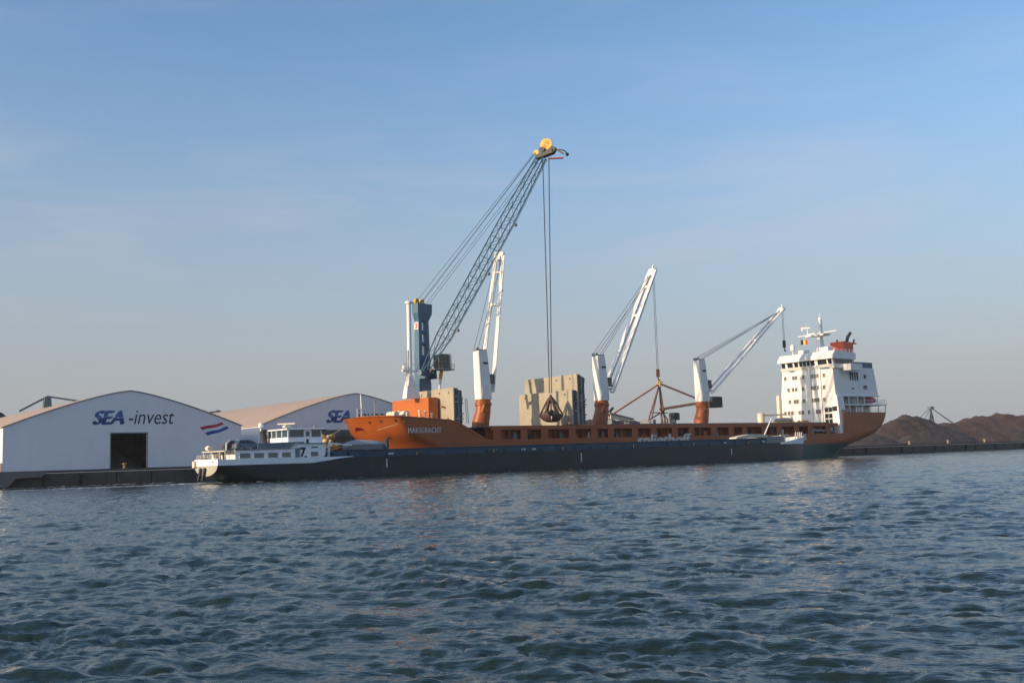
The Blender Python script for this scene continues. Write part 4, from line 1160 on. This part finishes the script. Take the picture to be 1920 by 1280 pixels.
bw_.loft([[(60.98, BC + 3.66, 2.62), (60.98, BC + 3.76, 2.62), (60.98, BC + 3.76, 3.55), (60.98, BC + 3.66, 3.55)], [(69, BC + 5.66, 2.62), (69, BC + 5.76, 2.62), (69, BC + 5.76, 3.5), (69, BC + 5.66, 3.5)]])
put('bulwark', bw_, 'barge_white', barge)
put('mooring_eye', MB().tube((60.86, BC - 3.9, 3.15), (61.0, BC - 3.9, 3.15), .2, seg=10), 'dark', barge)
put('stern_step', MB().box(60.5, 60.87, BC + 2.9, BC + 3.7, 2.4, 3.4), 'cream', barge)
# cargo coaming and covers
cm = MB()
cx = [83.5, 90, 110, 130, 150, 170, 186]
for y_ in (BC - 4.85, BC + 4.7):
    cm.loft([[(a, y_, btop(a) - .05), (a, y_ + .15, btop(a) - .05), (a, y_ + .15, btop(a) + 1.1), (a, y_, btop(a) + 1.1)] for a in cx])
put('hold_coaming', cm, 'barge_blue', barge)
put('coaming_rail', MB().path([(a, BC - 4.95, btop(a) + 1.12) for a in cx], .08), 'barge_blue', barge)
put('end_bulkhead', MB().box(83.4, 83.6, BC - 4.8, BC + 4.8, 3.2, 4.45).box(186, 186.2, BC - 4.7, BC + 4.7, 3.7, 4.9), 'barge_blue', barge)
for a in np.arange(86, 186, 4.1):
    put('coaming_stiffener', MB().prism([(BC - 5.25, btop(a)), (BC - 4.86, btop(a)), (BC - 4.86, btop(a) + .95)], 'x', a, a + .08), 'barge_blue', barge)
for k_ in range(9):
    a = 86 + k_ * 10
    put('hold_cover', MB().loft([[(a, BC - 4.65, btop(a) + 1.08), (a, BC, btop(a) + 1.2), (a, BC + 4.65, btop(a) + 1.08)] + [(a, BC + 4.65, btop(a) + .9), (a, BC - 4.65, btop(a) + .9)], [(a + 9.8, BC - 4.65, btop(a) + 1.13), (a + 9.8, BC, btop(a) + 1.25), (a + 9.8, BC + 4.65, btop(a) + 1.13)] + [(a + 9.8, BC + 4.65, btop(a) + .9), (a + 9.8, BC - 4.65, btop(a) + .9)]]), 'barge_blue', barge)
put('rubbing_strake', MB().loft([[(a, BC - 5.86, btop(a) - .42), (a, BC - 5.74, btop(a) - .42), (a, BC - 5.74, btop(a) - .26), (a, BC - 5.86, btop(a) - .26)] for a in (84, 100, 120, 140, 160, 180, 188)]), 'barge_hull', bh)
for a, z0_, z1_ in ((89.8, 1.5, 2.9), (132.0, 1.3, 2.9), (174.0, 1.6, 2.9)):
    put('draught_scale', MB().box(a - .1, a + .1, BC - 5.79, BC - 5.74, z0_, z1_), 'letter_white', bh)
for a, l_ in ((90.6, 1.0), (118.5, .9), (120.9, .9), (172.6, .8), (185.0, .9)):
    put('nameplate', MB().box(a, a + l_, BC - 5.0, BC - 4.93, btop(a) + .25, btop(a) + .55), 'letter_white', barge)
for a in (96, 112, 128, 146, 163, 180):
    put('bollard', MB().tube((a, BC - 5.4, btop(a)), (a, BC - 5.4, btop(a) + .55), .16, seg=8).tube((a + .6, BC - 5.4, btop(a)), (a + .6, BC - 5.4, btop(a) + .55), .16, seg=8).bar((a - .2, BC - 5.4, btop(a) + .35), (a + .8, BC - 5.4, btop(a) + .35), .14, .12), 'dark', barge)
# after house
dh = put('deckhouse', MB().prism([(64.2, 2.66), (78.2, 2.66), (79.1, 3.9), (79.3, 5.65), (74.2, 5.7), (73.0, 4.95), (64.0, 4.85)], 'y', BC - 4.75, BC + 4.75), 'barge_white', barge)
put('roof_edge', MB().path([(64.0, BC - 4.82, 4.88), (73.0, BC - 4.82, 4.98), (74.2, BC - 4.82, 5.72), (79.4, BC - 4.82, 5.68)], .09), 'steel', dh)
for a0, a1 in ((64.7, 66.5), (67.0, 68.7), (69.3, 71.0), (71.6, 73.2)):
    wn = put('window', MB().box(a0, a1, BC - 4.79, BC - 4.7, 3.48, 4.45), 'glass_green', dh)
    put('frame', MB().path([(a0, BC - 4.8, 3.55), (a1, BC - 4.8, 3.55), (a1, BC - 4.8, 4.4), (a0, BC - 4.8, 4.4), (a0, BC - 4.8, 3.55)], .05), 'barge_white', wn)
wn = put('window', MB().box(76.5, 77.9, BC - 4.79, BC - 4.7, 3.6, 4.4), 'glass_green', dh)
put('frame', MB().path([(76.5, BC - 4.8, 3.6), (77.9, BC - 4.8, 3.6), (77.9, BC - 4.8, 4.4), (76.5, BC - 4.8, 4.4), (76.5, BC - 4.8, 3.6)], .05), 'barge_white', wn)
put('door', MB().box(73.9, 74.7, BC - 4.78, BC - 4.7, 3.0, 5.0), 'screen_grey', dh)
lettering('seven_mark', text_mesh('7', 74.75, 75.75, 3.55, 5.1, BC - 4.775, 0.0, 0.05), 'letter_dark', dh)
put('vent_grille', MB().box(76.7, 77.8, BC - 4.79, BC - 4.7, 4.95, 5.2), 'screen_grey', dh)
put('vent_grille', MB().box(75.5, 75.9, BC - 4.79, BC - 4.7, 3.3, 3.75), 'letter_dark', dh)
put('aft_canopy', MB().box(62.4, 64.2, BC - 4.6, BC + 4.6, 4.72, 4.86), 'cream', dh)
for d_ in (-4.4, -2.2, 1.2, 4.3):
    put('canopy_post', MB().tube((62.6, BC + d_, 2.7), (62.6, BC + d_, 4.72), .08, seg=7), 'cream', dh)
put('aft_door', MB().box(64.0, 64.2, BC - 1.0, BC + .2, 2.7, 4.6), 'dark', dh)
put('aft_window', MB().box(64.0, 64.22, BC + 1.0, BC + 3.6, 3.5, 4.4), 'glass_dark', dh)
railing('stern_rail', [(61.3, BC - 5.5, 3.5), (61.2, BC + 3.6, 3.5)], .75, barge, 'cream')
put('stern_winch', MB().tube((61.9, BC + 1.2, 3.2), (61.9, BC + 2.8, 3.2), .5, seg=12).box(61.5, 62.3, BC + 1.7, BC + 2.1, 2.65, 3.9), 'dark', barge)
put('life_raft', MB().tube((62.9, BC + 2.3, 5.35), (62.9, BC + 3.5, 5.35), .42, seg=12), 'cream', barge, True)
put('davit', MB().path([(63.5, BC - 2.6, 4.86), (63.5, BC - 2.6, 6.0), (64.2, BC - 2.3, 6.4)], .12), 'cream', barge)
put('roof_screen', MB().loft([[(67.8, BC - 4.5, 4.92), (67.8, BC - 4.35, 4.92), (67.8, BC - 4.35, 5.85), (67.8, BC - 4.5, 5.85)], [(74.4, BC - 4.5, 5.1), (74.4, BC - 4.35, 5.1), (74.4, BC - 4.35, 6.0), (74.4, BC - 4.5, 6.0)], [(75.6, BC - 4.5, 5.72), (75.6, BC - 4.35, 5.72), (75.6, BC - 4.35, 6.0), (75.6, BC - 4.5, 6.0)]]), 'screen_grey', barge)
# wheelhouse
wh = put('wheelhouse', MB().box(73.2, 79.0, BC - 3.75, BC + 4.1, 5.6, 6.75), 'barge_white', barge)
put('roof', MB().bevbox(72.8, 79.6, BC - 4.0, BC + 4.4, 7.9, 8.12, .08), 'white', wh)
put('glazing', MB().box(73.4, 78.9, BC - 3.62, BC + 3.95, 6.752, 7.9), 'glass_blue', wh)
for d_ in (-3.7, -1.5, .6, 2.4, 4.05):
    put('window_post', MB().bar((73.25, BC + d_, 6.7), (73.25, BC + d_, 7.95), .22, .16), 'white', wh)
put('door_frame', MB().box(75.9, 76.2, BC - 3.8, BC - 3.6, 6.7, 7.95).box(76.9, 77.2, BC - 3.8, BC - 3.6, 6.7, 7.95).box(76.2, 76.9, BC - 3.8, BC - 3.6, 7.6, 7.95).box(76.2, 76.9, BC - 3.8, BC - 3.6, 6.7, 6.85), 'white', wh)
put('corner_post', MB().bar((73.3, BC - 3.7, 6.7), (73.3, BC - 3.7, 7.95), .18, .18).bar((78.95, BC - 3.7, 6.7), (78.95, BC - 3.7, 7.95), .16, .16), 'white', wh)
put('sun_shade', MB().box(78.9, 79.9, BC - 3.9, BC + 4.2, 7.75, 7.88), 'dark', wh)
put('e_plate', MB().box(76.3, 76.75, BC - 3.78, BC - 3.74, 5.8, 6.4), 'letter_dark', wh)
put('exhaust_stack', MB().bar((72.6, BC + 3.4, 5.0), (72.3, BC + 3.6, 8.2), .7, .8), 'dark', wh)
put('satellite_dome', MB().tube((72.0, BC + 3.9, 8.0), (72.0, BC + 3.9, 8.5), .15).lathe((72.0, BC + 3.9, 8.4), [(.2, 0), (.42, .15), (.44, .6), (.3, .9), (.05, 1.0)], 12), 'white', wh, True)
put('radar_scanner', MB().tube((74.6, BC, 8.1), (74.6, BC, 8.85), .22, seg=10).bevbox(74.1, 75.3, BC - .4, BC + .4, 8.4, 8.75, .1).bar((73.7, BC + 1.2, 9.0), (75.6, BC - 1.2, 9.0), .25, .18), 'cream', wh)
put('aerial', MB().tube((76.4, BC, 8.1), (76.4, BC, 10.4), .03, seg=5).tube((77.8, BC + 1, 8.1), (77.8, BC + 1, 9.3), .05, seg=5), 'steel', wh)
put('searchlight', MB().ball((78.6, BC - 2.2, 8.4), .22), 'steel', wh)
put('boat_crane', MB().path([(80.4, BC - 3.4, 3.3), (80.5, BC - 3.4, 5.8)], .2).bar((80.5, BC - 3.4, 5.7), (84.8, BC - 3.0, 5.3), .25, .25), 'barge_white', barge)
put('deck_locker', MB().bevbox(80.8, 83.2, BC - 4.6, BC - 2.0, 3.3, 4.3, .1), 'barge_blue', barge)
# bow
put('foredeck_house', MB().bevbox(187.2, 193.2, BC - 4.4, BC + 4.4, 3.8, 5.4, .15), 'steel', barge)
bb = MB()
bp_ = []
for a, hb, d_ in ((190.2, 5.75, .02), (192, 5.69, .2), (194, 5.5, .42), (196.5, 5.05, .75), (199, 4.35, 1.0), (201, 3.4, 1.15), (203, 2.0, 1.25), (204.2, .6, 1.3)):
    bp_.append([(a, BC - hb - .03, btop(a) - .35 - d_ * .25), (a + .02, BC - hb + .08, btop(a) - .35 - d_ * .25), (a + .1, BC - hb + .04, btop(a) + d_ * .75), (a + .1, BC - hb - .07, btop(a) + d_ * .75)])
bb.loft(bp_)
bb.loft([[(p[0], 2 * BC - p[1], p[2]) for p in r_] for r_ in bp_])
put('bow_bulwark', bb, 'barge_white', barge)
put('anchor_winch', MB().tube((195.6, BC - 2, 5.0), (195.6, BC + 1, 5.0), .55, seg=12).bar((194.3, BC - 2.4, 5.6), (197.2, BC - 2.4, 5.6), .3, .3).box(195.3, 195.9, BC - 2.5, BC - 2.1, 3.9, 5.5), 'letter_white', barge)
for k_, a in enumerate((198.0, 199.3, 200.5, 201.7)):
    put('rail_post', MB().bar((a, BC - 3.5 + k_ * .4, 4.6), (a + .45, BC - 3.5 + k_ * .4, 6.2), .18, .18), 'letter_white', barge)
put('bow_mast', MB().tube((187.6, BC - 3.2, 5.3), (190.6, BC - 3.2, 9.4), .16, .11, 8), 'barge_white', barge, True)
# arched hatch covers stowed near the bow
ac = MB()
for k_ in range(2):
    rr_ = []
    for i in range(13):
        f = i / 12
        a = 177.4 + 10.2 * f
        z = btop(a) + .75 + 1.0 * math.sin(math.pi * (.12 + .62 * f)) + k_ * .34
        rr_.append([(a, BC - 4.3, z - .30), (a, BC - 2.2, z - .30), (a, BC - 2.2, z), (a, BC - 4.3, z)])
    put('stowed_cover', MB().loft(rr_), 'cream', barge)

# ------------------------------------------------------------------ cars carried on the barge
def car(x0, y0, z0, label, body, L_=4.5, W_=1.8):
    t = thing('parked_car', label, 'car', (x0 + L_ / 2, y0 + W_ / 2, z0), 'cars parked on the barge roof')
    P = lambda f: x0 + L_ * f
    lowr = [(P(0), z0 + .45), (P(.01), z0 + .3), (P(.99), z0 + .3), (P(1), z0 + .5), (P(.985), z0 + .78), (P(.76), z0 + .98), (P(.06), z0 + 1.0), (P(.01), z0 + .85)]
    mb = MB().loft([[(p[0], y0 + dy, p[1] - dz) for p in lowr] for dy, dz in ((.06, .04), (0, 0), (W_, 0), (W_ - .06, .04))][1:3])
    b = put('body', mb, body, t)
    put('cabin', MB().loft([[(P(.06), y0 + .04, z0 + 1.0), (P(.74), y0 + .04, z0 + .98), (P(.74), y0 + W_ - .04, z0 + .98), (P(.06), y0 + W_ - .04, z0 + 1.0)], [(P(.12), y0 + .2, z0 + 1.46), (P(.54), y0 + .2, z0 + 1.48), (P(.54), y0 + W_ - .2, z0 + 1.48), (P(.12), y0 + W_ - .2, z0 + 1.46)]]), 'glass_dark', t)
    put('roof', MB().bevbox(P(.12), P(.54), y0 + .18, y0 + W_ - .18, z0 + 1.46, z0 + 1.55, .06), body, t)
    for f in (.09, .33, .55):
        put('pillar', MB().bar((P(f), y0 + .05, z0 + 1.0), (P(f * .9 + .04), y0 + .2, z0 + 1.48), .08, .07), body, t)
    for f in (.18, .80):
        for y_ in (y0 - .01, y0 + W_ - .19):
            wl = put('wheel', MB().tube((P(f), y_, z0 + .33), (P(f), y_ + .2, z0 + .33), .33, seg=16), 'rubber', t, True)
            put('rim', MB().tube((P(f), y_ - .012, z0 + .33), (P(f), y_ + .02, z0 + .33), .2, seg=12), 'steel', wl)
    put('tail_light', MB().box(P(0) - .015, P(.01), y0 + .08, y0 + .35, z0 + .7, z0 + .9), 'red', t)
    put('tail_light', MB().box(P(0) - .015, P(.01), y0 + W_ - .35, y0 + W_ - .08, z0 + .7, z0 + .9), 'red', t)
    put('headlight', MB().box(P(.975), P(.99), y0 + .1, y0 + .45, z0 + .65, z0 + .78), 'letter_white', t)
    put('headlight', MB().box(P(.975), P(.99), y0 + W_ - .45, y0 + W_ - .1, z0 + .65, z0 + .78), 'letter_white', t)
car(64.5, BC - 4.1, 4.89, 'blue grey car on the barge roof, nearer of the two', 'car_blue')
car(64.4, BC - .4, 4.89, 'dark car on the barge roof, behind the blue grey one', 'car_dark')

# covered tender and tan bundles on the barge
tn = thing('covered_tender', 'grey covered tender boat stowed on the barge behind its wheelhouse', 'boat', (88.5, BC - 1.8, 4.5))
prof = [(84.0, .5, .35), (84.6, 1.3, .75), (86.4, 1.5, .85), (89.5, 1.45, .85), (91.4, 1.0, .8), (92.6, .12, .7)]
put('hull', MB().loft([[(a, BC - 1.8 - w_, 4.6 + h_), (a, BC - 1.8 - w_ * .75, 4.6), (a, BC - 1.8 + w_ * .75, 4.6), (a, BC - 1.8 + w_, 4.6 + h_)] for a, w_, h_ in prof]), 'grey_cover', tn, True)
put('cover', MB().loft([[(a, BC - 1.8 - w_ * 1.03, 4.6 + h_ - .08), (a, BC - 1.8 - w_ * .5, 4.62 + h_ + t_ * .8), (a, BC - 1.8, 4.62 + h_ + t_), (a, BC - 1.8 + w_ * .5, 4.62 + h_ + t_ * .8), (a, BC - 1.8 + w_ * 1.03, 4.6 + h_ - .08)] for (a, w_, h_), t_ in zip(prof, (.1, .5, .75, .6, .35, .06))]), 'grey_cover', tn, True)
put('outboard', MB().bevbox(91.0, 91.6, BC - 3.6, BC - 2.9, 4.7, 6.3, .15).tube((91.3, BC - 3.2, 4.4), (91.3, BC - 3.2, 5.0), .12), 'dark', tn)
put('cradle', MB().box(85.5, 85.8, BC - 3, BC - .6, 4.4, 4.75).box(89.8, 90.1, BC - 3, BC - .6, 4.4, 4.75), 'steel', tn)
bs = thing('bundle_stack', 'sunlit heap of tan rounded bundles on the quay beside the orange bow', 'bundles', (99, 193, QZ))
rb = random.Random(5)
put('crate', MB().bevbox(96.9, 101.2, 191.9, 194.6, QZ, 5.4, .1), 'wall_panel', bs)
for k_ in range(22):
    lay = 0 if k_ < 10 else 1 if k_ < 18 else 2
    a = rb.uniform(97.2 + .3 * lay, 100.9 - .3 * lay); n = rb.uniform(192.1 + .1 * lay, 194.3 - .2 * lay)
    r_ = rb.uniform(.45, .75)
    put('bundle', MB().ball((a, n, 5.9 + lay * .95 + rb.uniform(-.15, .15)), r_, 9, rb.uniform(.7, 1.0)), 'bundle', bs, True)

# ------------------------------------------------------------------ flags
def flag_strip(c0, c1, f0, f1, mb=None, th=.02):
    """wavy strip between fractions f0..f1 of the hoist c0->c1 flying along fly vector"""
    pass
fs = thing('stern_flag', 'red white and blue flag flying from a slanting staff at the stern', 'flag', (63.0, BC - 1.5, 4.86))
sb = Vector((63.2, BC - 1.5, 4.9)); st2 = Vector((59.7, BC - 1.5, 8.5))
put('staff', MB().tube(sb, st2, .05, .035, 7), 'rope_tan', fs)
hoist = [st2, st2 + (sb - st2) * .36]
fly = Vector((4.0, .9, .75))
for k_, m_ in enumerate(('flag_red', 'flag_white', 'flag_blue')):
    mb = MB()
    nn = 14
    rows_ = []
    for i in range(nn + 1):
        f = i / nn
        wv = Vector((0, .28 * math.sin(f * 8.5 + k_ * .5) * (0.3 + f), .12 * math.sin(f * 6 + 1) * f))
        ends = []
        for v_ in (k_ / 3, (k_ + 1) / 3):
            h_ = hoist[0] + (hoist[1] - hoist[0]) * v_
            sag = Vector((0, 0, .35 * f * v_))
            ends.append(h_ + fly * f * (1 - .06 * v_) + wv + sag)
        rows_.append([ends[0] + Vector((0, .012, 0)), ends[1] + Vector((0, .012, 0)), ends[1] - Vector((0, .012, 0)), ends[0] - Vector((0, .012, 0))])
    put('stripe', mb.loft(rows_), m_, fs, True)
cf = thing('courtesy_flag', 'small black yellow and red flag hanging below the radar mast yard', 'flag', (236, 181.2, 30.4))
put('halyard', MB().tube((236, 182.4, 30.0), (236, 182.4, 32.6), .03, seg=5), 'rope_steel', cf)
for k_, m_ in enumerate(('flag_black', 'flag_yellow', 'flag_red')):
    y0_ = 182.3 - k_ * .75
    put('stripe', MB().loft([[(236 + .12 * math.sin(k_ * 1.5 + i * .5), y0_ - .75 * i / 4, z_) for z_ in (30.35 - .05 * k_, 31.6 - .05 * k_)] + [(236.04 + .12 * math.sin(k_ * 1.5 + i * .5), y0_ - .75 * i / 4, z_) for z_ in (31.6 - .05 * k_, 30.35 - .05 * k_)] for i in range(5)]), m_, cf)
bf = thing('bow_flag', 'small red pennant hanging under the tip of the orange bow', 'flag', (96.6, 177.5, 8.4))
put('pennant', MB().loft([[(96.8, 177.4, 8.9), (96.8, 177.44, 8.9), (96.8, 177.44, 8.1), (96.8, 177.4, 8.1)], [(97.5, 177.6, 8.95), (97.5, 177.64, 8.95), (97.5, 177.64, 8.3), (97.5, 177.6, 8.3)], [(98.6, 177.4, 8.8), (98.6, 177.44, 8.8), (98.6, 177.44, 8.4), (98.6, 177.4, 8.4)]]), 'flag_red', bf)

# ------------------------------------------------------------------ mooring ropes
def rope(p0, p1, sag, label, r_=.06):
    p0, p1 = Vector(p0), Vector(p1)
    pts = [p0 + (p1 - p0) * f - Vector((0, 0, sag * 4 * f * (1 - f))) for f in [i / 12 for i in range(13)]]
    mb = MB().path(pts, r_, 6)
    single('mooring_rope', mb, 'rope_tan', label, 'rope', tuple(p0), 'mooring ropes of the orange ship', True)
rope((98.7, 183.0, 9.8), (84.5, 190.9, 3.3), .8, 'upper mooring rope running from the orange bow to the quay')
rope((101.6, 183.5, 6.8), (86.5, 190.9, 3.3), .6, 'lower mooring rope running from the orange bow to the quay')
pts_n = [(a, CY - halfb(a, z) - .08, z) for a, z in ((99.3, 8.3), (99.9, 8.75), (100.7, 9.2), (101.8, 9.65))]
put('bow_rope', MB().path(pts_n, .05), 'rope_tan', ship)

# ------------------------------------------------------------------ light harbour haze
hzm = bpy.data.materials.new('haze')
hzm.use_nodes = True
hzm.node_tree.nodes.clear()
ho = hzm.node_tree.nodes.new('ShaderNodeOutputMaterial')
hv = hzm.node_tree.nodes.new('ShaderNodeVolumePrincipled')
hv.inputs['Color'].default_value = (0.80, 0.88, 1.0, 1)
hv.inputs['Density'].default_value = 0.0001
hzm.node_tree.links.new(hv.outputs[0], ho.inputs['Volume'])
MATS['haze'] = hzm
hzo = put('haze', MB().box(-1520, 2420, -1520, 2420, -4.2, 92), 'haze')
hzo['kind'] = 'stuff'
